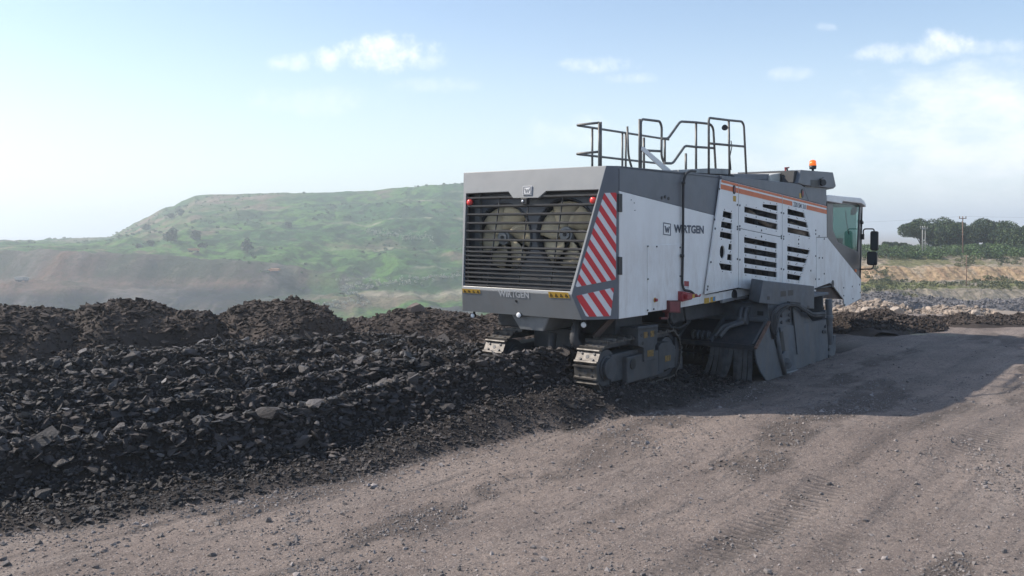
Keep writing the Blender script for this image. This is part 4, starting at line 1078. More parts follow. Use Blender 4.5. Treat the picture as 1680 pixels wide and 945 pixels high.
# bottom skirt of the module
f = MB(); f.prism(SP([(1158, 478.5), (1211.4, 468.2), (1211.4, 471.9), (1157.3, 482.6)], VM - .012), NS, .01); f.prism(SP([(1212.2, 468.2), (1230, 471), (1230, 475.3), (1212.2, 472.1)], VM - .012), NS, .01); f.build('lower_trim', white, p1, .002)
# orange stripes
def band(x0, x1, o0, o1):
    yt = lambda x_: 294.2 + (x_ - 1183.4) * .2526; sc_ = lambda x_: 1 - .16 * (x_ - 1183) / 173
    return [(x0, yt(x0) + o0 * sc_(x0)), (x1, yt(x1) + o0 * sc_(x1)), (x1, yt(x1) + o1 * sc_(x1)), (x0, yt(x0) + o1 * sc_(x0))]
def so_(pl, parent): q = MB(); q.prism([p + NS * .004 for p in SP(pl, VM)], NS, .003); return q.build('orange_stripe', orange, parent)
for x0, x1, pp in ((1183.4, 1211.4, p1), (1212.2, 1283, p2), (1283.8, 1356.2, p4)):
    so_(band(x0, x1, .6, 4.8), pp)
for x0, x1, pp in ((1182.4, 1211.4, p1), (1212.2, 1283, p2), (1283.8, 1299.6, p4), (1323, 1356.2, p4)): so_(band(x0, x1, 7.9, 16), pp)
lb_ = band(1301.5, 1321.5, 7.6, 16.4)
lettering('220 SM 3.8', S(*lb_[3], VM), S(*lb_[2], VM), S(*lb_[0], VM), NS, navy, p4, .012, .005)
# grey top band of the module
f = MB(); f.prism(SP([(1184, 288), (1309, 301.4), (1314, 302.8), (1318, 306), (1326.4, 329.6), (1184, 293.6)], VM), NS, .1); gt = f.build('top_band', grey, M, .006)
f = MB(); f.prism(SP([(1321.5, 307.5), (1356, 311), (1356, 337.2), (1326.8, 329.8), (1318, 306)], VM + .02), NS, .9); f.build('side_duct', grey, M, .01)
for px, py, w_, h__ in ((1205.2, 311, 2.2, 7.5), (1317, 317, 2.0, 7.5)):
    q = MB(); c = S(px, py, VM - .012); du = (S(px + w_, py, VM) - S(px, py, VM)).length; dz_ = (S(px, py, VM) - S(px, py + h__, VM)).length
    ring = [c + Vector((math.cos(a_) * du, 0, math.sin(a_) * dz_)) for a_ in [2 * math.pi * i / 18 for i in range(18)]]
    q.prism(ring, NS, .014); lo_ = q.build('marker_lamp', black, gt if px > 1300 else p1)
    q = MB(); q.prism([c + (p - c) * .6 + NS * .006 for p in ring], NS, .008); q.build('red_lens', red, lo_)
sticker(SP([(1202.7, 321), (1207.3, 321.8), (1207.3, 331), (1202.7, 330.2)], VM), NS, yellow, p1, name='yellow_sticker')
sticker(SP([(1311.3, 317), (1314.6, 317.4), (1314.6, 325.6), (1311.3, 325)], VM), NS, yellow, gt, name='yellow_sticker')
f = MB(); f.prism([(3.7, .02, 3.84), (9.7, .02, 3.84), (9.7, WD - .05, 3.84), (3.7, WD - .05, 3.84)], (0, 0, 1), .05); f.build('module_roof', grey, M)
# dark gap between rear body and module
f = MB(); f.prism(SP([(1183, 287), (1185.5, 288), (1159, 483), (1156.5, 484)], .0), NS, .12); f.build('body_gap', black, M)
# inside of the module
f = MB(); f.box(.7, 9.6, .32, WD - .2, 1.55, 3.74); core = f.build('dark_filler_box', black, M)  # black box put in for the dark seen through the slots
f = MB(); f.box(9.55, 12.1, .32, WD - .2, 1.35, 1.8); f.build('front_chassis', dsteel, M)
lit = mat('sunlit_pipe_beige', (.36, .3, .24), .7, var=.4, vscale=5)  # beige pipes, their pale tone standing in for sun shining through
q = MB()
for a_, c_, r_ in (((1225, 345), (1262, 372), .05), ((1258, 366), (1284, 380), .1), ((1312, 356), (1336, 386), .12), ((1296, 372), (1330, 392), .12), ((1320, 408), (1334, 420), .07), ((1236, 402), (1266, 412), .04)):
    q.cyl(S(*a_, .18), S(*c_, .14), r_, 12)
q.build('engine_pipes', lit, core)
q = MB()
for i, px in enumerate((1170, 1186, 1200, 1222, 1240, 1258, 1275, 1300, 1322)):
    q.cyl(S(px, 300 + (px - 1170) * .25, .2), S(px - 3, 480, .2), .03 + .02 * (i % 3), 10)
for i in range(6): q.cyl(S(1165, 350 + i * 22, .22), S(1335, 350 + i * 22, .22), .03, 8)
q.build('engine_frame', dsteel, core)
# cavity behind the cheek
f = MB(); f.prism(SP([(1337, 473.6), (1362, 464.6), (1366, 468), (1384, 491), (1337, 489)], .03), NS, .9); f.build('wheel_arch_liner', brown, M)
q = MB(); p = S(1344, 493, -.0); q.cyl(p, p + Vector((0, .25, 0)), .085, 18); q.beam(p + Vector((0, .1, 0)), p + Vector((0, .1, .3)), .05, .05); q.build('guide_roller', black, M)
q = MB(); p = S(1362.5, 465.5, -.0); q.cyl(p + NS * .06, p, .09, 18); q.tube([S(1337, 474, -.06), S(1362, 469.5, -.06)], .02, 6); q.build('hinge_knob', dsteel, M)

# left-over strip below rear body: rail, pipe opening
q = MB(); q.prism(SP([(1186, 492), (1207, 487.5), (1228, 486), (1228, 489.5), (1209, 492), (1186, 497.5)], -.03), NS, .06); q.build('lower_rail', lgrey, M, .008)
q = MB(); p = S(1204.5, 484, -.01)
q.cyl(p + Vector((0, -.02, 0)), p + Vector((0, .1, 0)), .1, 18); q.build('exhaust_opening', black, M)

# top equipment ---------------------------------------------------------------
f = MB(); f.prism(SP([(1205, 285.2), (1262, 285.4), (1266, 296), (1205, 292)], .35), NS, .8); f.build('roof_hatch', grey, M, .01)
f = MB(); f.prism(SP([(1264, 286.5), (1303, 279.4), (1303, 302), (1264, 298)], .3), NS, 1.6); ad = f.build('pale_air_duct', mat('pale_grey_paint', (.5, .5, .47), .5, var=.1), M, .03)
q = MB(); q.tube([S(1281, 284.5, .28), S(1283, 290, .26), S(1283, 299, .26)], .025, 6); q.tube([S(1303, 299, .2), S(1296, 291, .18), S(1292, 281, .2), S(1291, 276, .22)], .02, 6); q.build('duct_hoses', rubber, ad)
q = MB(); q.beam(S(1288, 275.6, .22), S(1294, 275, .22), .03, .03); q.beam(S(1288.6, 275, .22), S(1288.6, 284, .22), .03, .02); q.build('red_valve', red, ad)
f = MB(); f.prism(SP([(1314.7, 278.6), (1367, 283), (1372, 305.7), (1368, 309.4), (1320.6, 304.4), (1309, 300.6)], -.08), NS, 1.5)
ai = f.build('air_intake_hood', grey, M, .02)
f = MB(); f.prism(SP([(1303, 280), (1315, 280), (1309.3, 300.6), (1301, 299)], .0), NS, 1.3); f.build('hood_throat', black, ai)
f = MB(); f.prism(SP([(1330.3, 294.8), (1343.5, 296), (1343.5, 306.8), (1330.3, 306)], -.084), NS, .006); f.build('recess', black, ai)
f = MB(); f.prism(SP([(1320, 304), (1368, 309.3), (1356, 311.6), (1321, 307.4)], .0), NS, .5); f.build('intake_neck', lgrey, ai)
q = MB(); p = S(1351.5, 299.5, -.16); q.cyl(p, p + Vector((.05, .08, 0)), .075, 18); q.tube([p + Vector((0, .05, .05)), S(1345, 295, -.12), S(1350.5, 291.5, -.12)], .015, 6); q.build('work_lamp', black, ai)
bc = MB(); p = S(1333.5, 283, .15); zb = p.z
bc.cyl(p - Vector((0, 0, .1)), p + Vector((0, 0, .10)), .03, 10); bc.cyl(p + Vector((0, 0, .08)), p + Vector((0, 0, .16)), .075, 18, .085); bo = bc.build('beacon', black, M)
q = MB(); q.cyl(p + Vector((0, 0, .16)), p + Vector((0, 0, .26)), .082, 18, .075); q.dome(p + Vector((0, 0, .26)), .075, (0, 0, 1), .55, 18, 5); q.build('amber_dome', amber, bo)

# handrails -------------------------------------------------------------------
VR = 2.7; RB = 3.82
def foot(p): return Vector((p.x, p.y, RB))
def rl(paths, name='handrail', r_=.024):
    q = MB()
    for pth, fil in paths: q.tube(pth, r_, 8, fil)
    return q.build(name, rail, M)
c1_ = lambda x_, y_: (740 + x_ / 3.937, 180 + y_ / 3.937)
c2_ = lambda x_, y_: (1000 + x_ / 3.937, 180 + y_ / 3.937)
a_ = S(944, 205.3, VR); b2 = S(1097, 229, VR); a_l = S(943.5, 252.5, VR); b_l = S(1088, 269, VR)
e_t = B(983, 201.3, a_.x); e_m = B(982, 249, a_.x)
pst = [S(*c1_(912, 125), VR), S(1021, 217, VR), S(1026.6, 218, VR)]
rl([([e_t, a_ + Vector((0, .0, 0)), b2], .12), ([e_m, a_l, b_l], .12), ([e_t, foot(e_t)], 0), ([e_t + Vector((.06, 0, .02)), foot(e_t + Vector((.06, 0, 0)))], 0)] + [([p, foot(p)], 0) for p in pst])
rl([([S(*c2_(115, 108), 1.6), S(*c2_(122, 300), 1.6), S(*c2_(145, 380), 1.6)], .2)], r_=.022)
p = B(1050, 195.2, S(1050, 195.2, 1.1).x)
V1 = 1.1
rl([([foot(S(*c2_(202, 60), V1)), S(*c2_(202, 60), V1), S(*c2_(325, 75), V1), S(*c2_(337, 110), V1), S(*c2_(335, 300), V1), S(*c2_(352, 345), V1), S(*c2_(380, 347), V1)], .1), ([foot(S(*c2_(194, 60), V1)), S(*c2_(194, 60), V1)], 0),
    ([S(*c2_(222, 180), V1), foot(S(*c2_(222, 180), V1))], 0), ([S(*c2_(205, 262), V1), S(*c2_(330, 268), V1)], 0), ([S(*c2_(357, 190), V1), S(*c2_(357, 345), V1)], 0)])
V2 = .62
rl([([S(*c2_(335, 186), V2), S(*c2_(378, 187), V2), S(*c2_(457, 76), V2), S(*c2_(560, 82), V2), S(*c2_(650, 92), V2), S(*c2_(670, 118), V2), foot(S(*c2_(690, 380), V2))], .08),
    ([S(*c2_(352, 345), V2), S(*c2_(408, 347), V2), S(*c2_(488, 233), V2), S(*c2_(552, 240), V2), S(*c2_(672, 248), V2)], .08), ([S(*c2_(559, 84), V2), foot(S(*c2_(559, 84), V2))], 0), ([S(*c2_(493, 282), V2), foot(S(*c2_(493, 282), V2))], 0)])
V3 = .4
rl([([foot(S(*c2_(641, 52), V3)), S(*c2_(641, 52), V3), S(*c2_(770, 68), V3), S(*c2_(855, 76), V3), S(*c2_(868, 100), V3), foot(S(*c2_(886, 395), V3))], .07),
    ([S(*c2_(650, 218), V3), S(*c2_(872, 238), V3)], 0), ([S(*c2_(770, 70), V3), foot(S(*c2_(776, 400), V3))], 0)])
q = MB(); p = S(*c2_(745, 115), V3); q.cyl(p, p + Vector((.05, .04, 0)), .06, 16, .05); q.tube([p + Vector((.03, 0, 0)), S(*c2_(770, 118), V3)], .012, 6); q.tube([S(*c2_(785, 200), V3), S(*c2_(790, 240), V3), S(*c2_(778, 300), V3), S(*c2_(785, 390), V3)], .01, 5); q.build('rail_lamp', black, M)
q = MB(); q.prism([S(*c2_(*w_), V1 - .05) for w_ in ((213, 238), (222, 240), (400, 392), (350, 392), (210, 262))], NS, .02); q.build('white_brace', white, M)
q = MB(); q.prism(SP([c2_(452, 388), c2_(650, 378), c2_(772, 382), c2_(785, 420), c2_(452, 404)], .5), NS, .5); q.build('step_box', lgrey, M, .01)

# cab ---------------------------------------------------------------------------
VC, CW = .1, 1.5
cabo = [(1357, 327), (1413, 331.5), (1413.5, 335), (1409.5, 470), (1357, 440)]
wnd = [(1367, 334), (1411, 336.5), (1407.6, 413), (1375, 397), (1366.5, 377)]
cabm = mat('cab_dark_paint', (.06, .062, .07), .35, spec=.6, var=.15)
f = MB()
f.prism(SP(cabo, VC), NS, .04, [SP(wnd, VC)])
far_o = [Vector((p.x, VC + CW, p.z)) for p in SP(cabo, VC)]; far_w = [Vector((p.x, VC + CW, p.z)) for p in SP([(1366, 334), (1410.5, 336.5), (1408, 400), (1366.5, 392)], VC)]
f.prism(far_o, (0, 1, 0), .04, [far_w])
pA, pB, pC = S(1357, 327, VC), S(1357, 440, VC), S(1409.5, 470, VC)
f.box(pA.x, pA.x + .04, VC + .042, VC + CW - .042, 1.7, pA.z)
f.box(pA.x, pC.x - .05, VC + .04, VC + CW - .04, 1.5, 1.56)
f.beam(S(1413, 333, VC + .06), S(1409.5, 470, VC + .06), .05, .08, Vector((0, 1, 0)))
cab = f.build('cab', cabm, M, .01)
f = MB(); f.prism(SP(wnd, VC + .02), NS, .006); f.build('side_window', glass, cab)
f = MB(); f.prism([p + Vector((0, -.01, 0)) for p in far_w], (0, 1, 0), .006); f.build('far_window', glass, cab)
x_ = S(1411, 336, VC).x
f = MB(); f.prism([(x_, VC + .1, 3.45), (x_, VC + CW - .1, 3.45), (x_ + .02, VC + CW - .1, 1.9), (x_ + .02, VC + .1, 1.9)], (1, 0, 0), .006); f.build('windscreen', glass, cab)
f = MB(); f.prism(SP([(1357, 321), (1362, 320), (1412, 324.6), (1418, 329), (1421, 335), (1421, 340), (1418.5, 337), (1414, 333.8), (1383, 330.3), (1381.6, 334.5), (1357, 330)], VC - .12), NS, CW + .2); f.build('cab_roof', white, cab, .03)
# seat, console, yellow bar inside
xm = S(1385, 380, VC).x
f = MB(); f.box(xm - .3, xm + .2, VC + .5, VC + 1.0, 1.9, 2.2); f.box(xm - .4, xm - .28, VC + .5, VC + 1., 2.2, 2.62); f.box(xm + .7, xm + .9, VC + .7, VC + 1.1, 1.9, 2.5); f.cyl((xm + .5, VC + .75, 2.0), (xm + .6, VC + .75, 2.5), .03, 8); f.box(xm - .2, xm + .9, VC + .55, VC + 1.3, 3.38, 3.5); f.box(xm + .5, xm + .9, VC + .3, VC + .5, 2.2, 2.6); f.box(xm + .85, xm + .93, VC + .9, VC + 1.4, 1.8, 3.5); f.build('driver_seat', black, cab, .05)
f = MB(); p = S(1399, 344, VC + .3); f.dome(p, .16, (0, -1, -.3), .8, 14, 5); f.tube([p, p + Vector((.05, .1, .2))], .02, 6); f.tube([S(1387, 346, VC + .1), S(1389, 365, VC + .1), S(1393, 385, VC + .1)], .012, 5); f.build('ceiling_fan', black, cab)
f = MB(); f.box(xm - .5, xm + 1.2, VC + CW - .2, VC + CW - .12, H - .17, H - .04); f.build('yellow_bar', yellow, cab)
# mirrors
um = S(1411, 380, VC).x + .15
def Bm(px, py): return B(px, py, um)
f = MB(); f.tube([Bm(1413, 388), Bm(1416.5, 386), Bm(1416.2, 375.5), Bm(1433.5, 375.5), Bm(1434.5, 381)], .018, 8, .08); f.tube([Bm(1410, 442), Bm(1418, 441.5), Bm(1430, 441.5), Bm(1433, 438), Bm(1433, 432)], .018, 8, .06)
f.beam(Bm(1414.5, 384), Bm(1414.5, 393), .1, .06); f.beam(Bm(1411, 440), Bm(1411, 447), .05, .04); mbk = f.build('mirror_bracket', black, M)
def mirror(x0, x1, y0, y1):
    f = MB(); a_, b_, c_, d_ = Bm(x0 + 1.5, y0), Bm(x1 - 1, y0), Bm(x1, y0 + 2), Bm(x1 - .3, y1 - 2)
    P = [Bm(x0 + 2.5, y0), Bm(x1 - 1.5, y0 + .4), Bm(x1, y0 + 2.5), Bm(x1 - .3, y1 - 2.5), Bm(x1 - 2, y1), Bm(x0 + 2.5, y1 - .6), Bm(x0 + .3, y1 - 3), Bm(x0 + .5, y0 + 2.5)]
    f.prism(P, NB_, .09); o = f.build('mirror', black, mbk, .015)
    c = sum(P, Vector()) / 8; f = MB(); f.prism([c + (p - c) * .8 + NB_ * .004 for p in P], NB_, .004); f.build('mirror_glass', mirror_m, o)
mirror(1427, 1440.3, 379, 411.5); mirror(1421.5, 1438.5, 412.5, 435.5)
q = MB(); p = S(1405, 443, VM - .01); q.prism([S(*w_, VM - .02) for w_ in ((1403.3, 441.5), (1405.6, 441.8), (1405.6, 446.5), (1403.3, 446))], NS, .02); q.build('indicator_lamp', orange, p5)
q = MB(); q.beam(S(1413.5, 350, VC), S(1413.5, 372, VC), .03, .03); q.beam(S(1413, 362, VC - .03), S(1415.5, 366, VC - .03), .04, .06); q.build('cab_handle', black, cab)

# crawler tracks -----------------------------------------------------------------
def track(u0, u1, v0, v1, z0, z1, parent):
    root = bpy.data.objects.new('crawler_track', None); COL.objects.link(root); root.parent = parent
    r_ = (z1 - z0) / 2; zc = (z0 + z1) / 2; ua, ub = u0 + r_, u1 - r_; Ls = ub - ua; Pm = 2 * Ls + 2 * math.pi * r_
    def at(s_):
        s_ %= Pm
        if s_ < Ls: return Vector((ub - s_, 0, z1)), Vector((0, 0, 1)), Vector((-1, 0, 0))
        s_ -= Ls
        if s_ < math.pi * r_: a_ = math.pi / 2 + s_ / r_; return Vector((ua + math.cos(a_) * r_, 0, zc + math.sin(a_) * r_)), Vector((math.cos(a_), 0, math.sin(a_))), Vector((-math.sin(a_), 0, math.cos(a_)))
        s_ -= math.pi * r_
        if s_ < Ls: return Vector((ua + s_, 0, z0)), Vector((0, 0, -1)), Vector((1, 0, 0))
        s_ -= Ls; a_ = -math.pi / 2 + s_ / r_; return Vector((ub + math.cos(a_) * r_, 0, zc + math.sin(a_) * r_)), Vector((math.cos(a_), 0, math.sin(a_))), Vector((-math.sin(a_), 0, math.cos(a_)))
    n = int(round(Pm / .235)); sh = MB(); ln = MB(); bl = MB()
    for i in range(n):
        p, nn, tt_ = at(i * Pm / n); w2 = Pm / n * .46; y0, y1 = v0, v1
        Y_ = Vector((0, 1, 0))
        pts = lambda v_: [p + tt_ * a_ + nn * b_ + Y_ * v_ for a_, b_ in ((-w2, -.02), (-w2, .045), (-w2 + .02, .045), (-w2 + .035, .004), (w2 - .05, .004), (w2 - .035, .03), (w2 - .012, .03), (w2, -.02))]
        A, C = pts(y0), pts(y1); k_ = len(A)
        sh.add(A + C, [(j, (j + 1) % k_, k_ + (j + 1) % k_, k_ + j) for j in range(k_)] + [tuple(reversed(range(k_))), tuple(range(k_, 2 * k_))])
        ym = (y0 + y1) / 2
        for s_ in (-1, 1):
            ln.beam(p - nn * .06 - tt_ * w2 * 1.05 + Y_ * (ym + s_ * .09), p - nn * .06 + tt_ * w2 * 1.05 + Y_ * (ym + s_ * .09), .045, .075, nn)
            for q_ in (-1, 1):
                c = p + nn * .004 + tt_ * (q_ * .045 - .005) + Y_ * (ym + s_ * .11); bl.cyl(c, c + nn * .018, .018, 8)
        c = p + nn * .002 - tt_ * .005 + Y_ * ym; bl.cyl(c, c + nn * .006, .03, 12)
    a_ = sh.build('track_shoes', worn, root); ln.build('track_chain', dsteel, root); bl.build('shoe_bolts', dsteel, a_)
    ym = (v0 + v1) / 2
    for uc in (ua, ub):
        q = MB(); q.cyl((uc, ym - .12, zc), (uc, ym + .12, zc), r_ - .11, 28); q.cyl((uc, v0 + .05, zc), (uc, v0 + .16, zc), r_ - .2, 24); q.cyl((uc, v0 - .01, zc), (uc, v0 + .05, zc), r_ * .42, 20); q.build('idler_wheel', tframe, root, .01)
    q = MB(); q.box(ua + .1, ub - .1, v0 + .05, v1 - .05, z0 + .16, z1 - .2); q.box(ua + .45, ub - .3, v0 - .03, v0 + .08, z0 + .1, z1 - .27)
    q.build('track_frame', tframe, root, .02)
    q = MB(); q.cyl((ua + .62, v0 - .045, zc - .0), (ua + .62, v0 - .02, zc), .085, 20); q.build('frame_port', black, root)
    for i in range(5):
        uu = ua + .15 + (Ls - .3) * i / 4; q = MB(); q.cyl((uu, v0 + .1, z0 + .13), (uu, v1 - .1, z0 + .13), .11, 16); q.build('roller', dsteel, root)
    return root
ZT0, ZT1 = .34, 1.13
track(-.5, 2.26, .08, .48, ZT0, ZT1, M)
track(-.5, 2.26, 1.87, 2.27, ZT0, ZT1 + .02, M)
track(8.4, 11.1, .45, 1.0, ZT0 - .2, ZT1 - .2, M)
track(8.4, 11.1, 2.0, 2.55, ZT0 - .2, ZT1 - .2, M)
# lift column brackets on the near track
q = MB(); q.prism(SP([(1047, 538.5), (1080, 534.5), (1078.5, 563), (1075.5, 565), (1075, 590), (1057, 593.5), (1056.5, 571), (1047.5, 568)], .02), NS, .45); q.prism(SP([(1047, 536), (1080.3, 532.3), (1080, 537.5), (1047, 541)], -.01), NS, .05)
colm = q.build('lift_column', tframe, M, .01)
for pl in ([(1056, 545), (1062, 544), (1062, 554), (1056, 555)], [(1067, 543), (1073, 542), (1073, 552), (1067, 553)], [(1062, 575), (1072, 573.5), (1072, 584), (1062, 585.5)]): sticker(SP(pl, .02), NS, dyellow, colm, name='yellow_sticker')
q = MB()
for px, py in ((1053, 550), (1075.5, 546), (1055, 563), (1064.5, 548.5)): p = S(px, py, .015); q = MB(); q.cyl(p, p + Vector((0, .01, 0)), .03, 12); q.build('bolt', black, colm)
q = MB(); q.prism(SP([(1081, 569), (1085, 563), (1098, 560.5), (1106, 566), (1108, 568), (1107.5, 603), (1081, 609)], .04), NS, .4); gb = q.build('drive_gearbox', tframe, M, .015)
sticker(SP([(1091, 584), (1100, 582), (1100, 591), (1091, 594)], .04), NS, dyellow, gb, name='yellow_sticker')
q = MB(); q.prism(SP([(1108, 552), (1117, 560), (1118.5, 583), (1120, 585), (1120, 605), (1108, 607)], .12), NS, .35); q.build('track_guard', dsteel, M, .01)
# rear undercarriage
f = MB()
f.prism([(-.42, 1.0, 1.485), (-.42, 1.75, 1.485), (-.36, 1.62, 1.25), (-.36, 1.15, 1.25)], NB_, .9); f.build('rear_crossmember', lgrey, M, .02)
f = MB(); f.box(.5, 1.2, .35, 2.75, 1.16, 1.5); f.box(.9, 4.4, 1.1, 2.0, .75, 1.5); f.box(.6, 1.5, .42, .72, 1.1, 1.5); f.box(.6, 1.5, 2.1, 2.4, 1.1, 1.5); f.box(2.2, 4.4, .25, 2.85, 1.2, 1.5); f.box(.2, .9, 1.0, 1.75, .9, 1.25); f.build('chassis_frame', dsteel, M, .02)
# corrugated hoses
def corr(path, r_, parent):
    P = []; path = [Vector(p) for p in path]
    for i in range(len(path) - 1):
        for k_ in range(12): P.append(path[i].lerp(path[i + 1], k_ / 12))
    # smooth
    for _ in range(12): P = [P[0]] + [(P[i - 1] + P[i] * 2 + P[i + 1]) / 4 for i in range(1, len(P) - 1)] + [P[-1]]
    MB().tube(P, lambda i: r_ * (1.0 if i % 2 else .88), 12).build('corrugated_hose', rubber, parent)
corr([(-.2, .62, 1.45), (-.35, .6, 1.15), (-.2, .5, .98), (.3, .45, 1.05)], .075, M)
corr([(-.1, 1.15, 1.2), (-.2, 1.12, .95), (0, 1.1, .85), (.5, 1.05, .9)], .07, M)
q = MB(); q.beam((.15, .2, 1.5), (-.05, .42, 1.2), .12, .05); q.beam((.4, .3, 1.5), (.1, .5, 1.15), .1, .06); q.build('stay_bar', brown, M)
q = MB(); q.tube([(1.9, .2, 1.45), (1.9, .14, 1.2), (2.3, .15, 1.12), (2.8, .18, 1.2)], .02, 6, .1); q.tube([(2.1, .3, 1.5), (2.2, .25, 1.25), (2.6, .3, 1.05)], .025, 6, .1); q.tube([(2.4, .1, 1.48), (2.7, .2, 1.15)], .02, 6); q.build('hydraulic_hoses', rubber, M)

# cutting drum housing -----------------------------------------------------------
VO = -.55; VFAR = WD + .55; UW = S(1261, 510, VO).x
zA, zBq = S(1262, 497.5, VO).z, S(1262, 529, VO).z
ul, zl_ = S(1240, 569, VO).x, S(1240, 569, VO).z
f = MB(); f.box(UW, UW + .06, VO, VFAR, zBq - .02, zA); f.box(UW - .06, UW, VO + .01, VFAR - .01, zBq + .02, zBq + .08)
f.prism([(UW, VO, zA), (UW, VFAR, zA), (8.2, VFAR, zA), (8.2, VO, zA)], (0, 0, 1), .05)
f.box(UW + .5, 8.2, VFAR - .05, VFAR, .05, zA - .06)
f.box(8.1, 8.16, VO + .1, VFAR - .06, .3, zA - .06)
dh = f.build('drum_housing', steel, M, .008)
f = MB(); f.box(UW - .005, UW - .001, B(1242.5, 514, UW).y - .0, B(1252.5, 514, UW).y, B(1247, 517.5, UW).z, B(1247, 510.5, UW).z); f.build('housing_port', black, dh)
# cutting drum itself
f = MB(); f.cyl((6.2, VO + .2, .62), (6.2, VFAR - .2, .62), .5, 28)
for i in range(150):
    v_ = VO + .25 + (VFAR - VO - .5) * i / 150; a_ = i * .9; c = Vector((6.2 + math.cos(a_) * .5, v_, .62 + math.sin(a_) * .5)); n_ = Vector((math.cos(a_), 0, math.sin(a_)))
    f.cyl(c, c + n_ * .13, .04, 6, .01)
f.build('cutting_drum', dsteel, M)
# sloping rear hood with ribs and lip
sl_n = Vector((-(zBq - zl_), 0, UW - ul)).normalized()
f = MB(); f.prism([(UW, VO + .02, zBq), (ul, VO + .02, zl_), (ul, VFAR, zl_), (UW, VFAR, zBq)], sl_n, .03)
hood = f.build('rear_hood', dsteel, M, .004)
f = MB(); f.beam((ul, VO + .02, zl_ - .02), (ul, VFAR, zl_ - .02), .07, .09); f.build('hood_lip', dsteel, hood, .01)
f = MB()
for v_ in (.35, 1.05, 1.8): f.beam(Vector((UW, v_, zBq)) + sl_n * .04, Vector((ul, v_, zl_)) + sl_n * .04, .06, .08)
f.beam(Vector((UW, VO + .04, zBq)) + sl_n * .02, Vector((ul, VO + .04, zl_)) + sl_n * .02, .05, .09); f.build('hood_ribs', steel, hood, .006)
# lifting arms
f = MB()
for v_ in (B(1216, 510, UW - .1).y, B(1224, 510, UW - .1).y):
    f.tube([(UW - .03, v_, zA - .12), (UW - .12, v_, zA - .18), (UW - .16, v_, zBq - .0), (ul + .25, v_ + .25, zl_ + .3), (ul + .1, v_ + .35, zl_ + .12)], .045, 8, .06)
    f.cyl((UW - .14, v_ - .05, zBq + .02), (UW - .14, v_ + .05, zBq + .02), .075, 16)
f.cyl((ul + .12, VO + .95, zl_ + .14), (ul + .12, VO + 1.35, zl_ + .14), .06, 12)
for k_ in range(4): f.cyl((ul + .12, VO + .98 + k_ * .1, zl_ + .12), (ul + .12, VO + 1.02 + k_ * .1, zl_ + .12), .1, 12)
f.box(UW - .06, UW - .002, B(1229, 512, UW).y - .03, B(1225, 512, UW).y, zA - .3, zA - .08)
f.build('lifting_arms', steel, dh, .006)
# struts up to the body
f = MB(); f.beam((UW - .1, 1.35, zBq), (3.1, .35, 1.6), .12, .08); f.beam((UW - .05, .8, zBq), (3.6, .25, 1.7), .08, .06); f.build('diagonal_strut', steel, M, .01)
# rubber flaps
for i in range(9):
    v_a = VO + .06 + i * .095; v_b = v_a + .085; rows = []
    for j in range(7):
        t_ = j / 6; z = zl_ - .05 - (zl_ - .0) * t_; uu = ul + .0 - (.02 + .03 * (i % 3)) * t_ + .16 * t_ * t_ * (.3 + .12 * (i % 4)); dv = (.1 + .02 * (i % 5)) * t_ * t_ * (1.2 if i > 3 else .4)
        rows.append([(uu, v_a + dv, z), (uu, v_b + dv * 1.06, z)])
    f = MB(); f.sheet(rows, .012, Vector((-1, 0, 0)), False); f.build('rubber_flap', flapm, hood)
# side box
VB = VO - .02
f = MB(); a_ = SP([(1252, 460), (1336, 469.3), (1336, 507), (1245.5, 497.3)], VB)
dep = .42; l_t, l_b = B(1232.5, 459.2, 0), None
sA = hit(1232.5, 459.2, (0, VB + dep, 0), (0, 1, 0)); sB = hit(1228, 496, (0, VB + dep, 0), (0, 1, 0))
bx = [a_[0], a_[1], a_[2], a_[3], Vector((sA.x, VB + dep, a_[0].z)), Vector((a_[1].x, VB + dep, a_[1].z)), Vector((a_[2].x, VB + dep, a_[2].z)), Vector((sB.x, VB + dep, a_[3].z))]
f.add(bx, [(0, 3, 2, 1), (4, 5, 6, 7), (0, 4, 7, 3), (0, 1, 5, 4), (3, 7, 6, 2), (1, 2, 6, 5)]); sb_ = f.build('side_ballast_box', steel, M, .015)
q = MB()
for pl in ([(1281, 478), (1289.5, 477), (1289.5, 486), (1281, 487)], [(1293, 476.5), (1301.5, 475.5), (1301.5, 484.5), (1293, 485.5)], [(1259, 486), (1263, 486), (1263, 492), (1259, 492)], [(1324.5, 501.5), (1328, 501.5), (1328, 506), (1324.5, 506)]):
    q = MB(); q.prism(SP(pl, VB - .003), NS, .004); q.build('slot_hole', black, sb_)
# side plate assembly
c9 = lambda pts: [(1200 + x_ / 4.5, 440 + y_ / 4.5) for x_, y_ in pts]
f = MB(); f.prism(SP(c9([(270, 262), (440, 272), (500, 290), (545, 325), (590, 380), (600, 395), (700, 375), (715, 550), (722, 690), (392, 782), (330, 560), (300, 480), (282, 396)]), VO), NS, .05); f.build('side_plate', steel, dh, .006)
f = MB(); f.prism(SP(c9([(360, 437), (500, 412), (700, 378), (714, 550), (720, 690), (395, 775), (385, 640)]), VO - .03), NS, .028); sp2 = f.build('sliding_shield', steel, M, .006)
q = MB(); q.beam(S(1286.8, 612.8, VO - .06), S(1360.5, 594.3, VO - .06), .05, .03); q.build('shield_runner', lgrey, sp2, .006)
q = MB(); q.prism(SP(c9([(455, 290), (478, 300), (515, 632), (490, 637)]), VO - .055), NS, .025); q.prism(SP(c9([(478, 300), (540, 420), (540, 630), (515, 632)]), VO - .036), NS, .006); q.build('shield_rib', steel, sp2, .004)
q = MB(); q.prism(SP(c9([(360, 470), (380, 465), (400, 615), (384, 640), (384, 752), (376, 750)]), VO - .034), NS, .004); q.build('shield_slot', black, sp2)
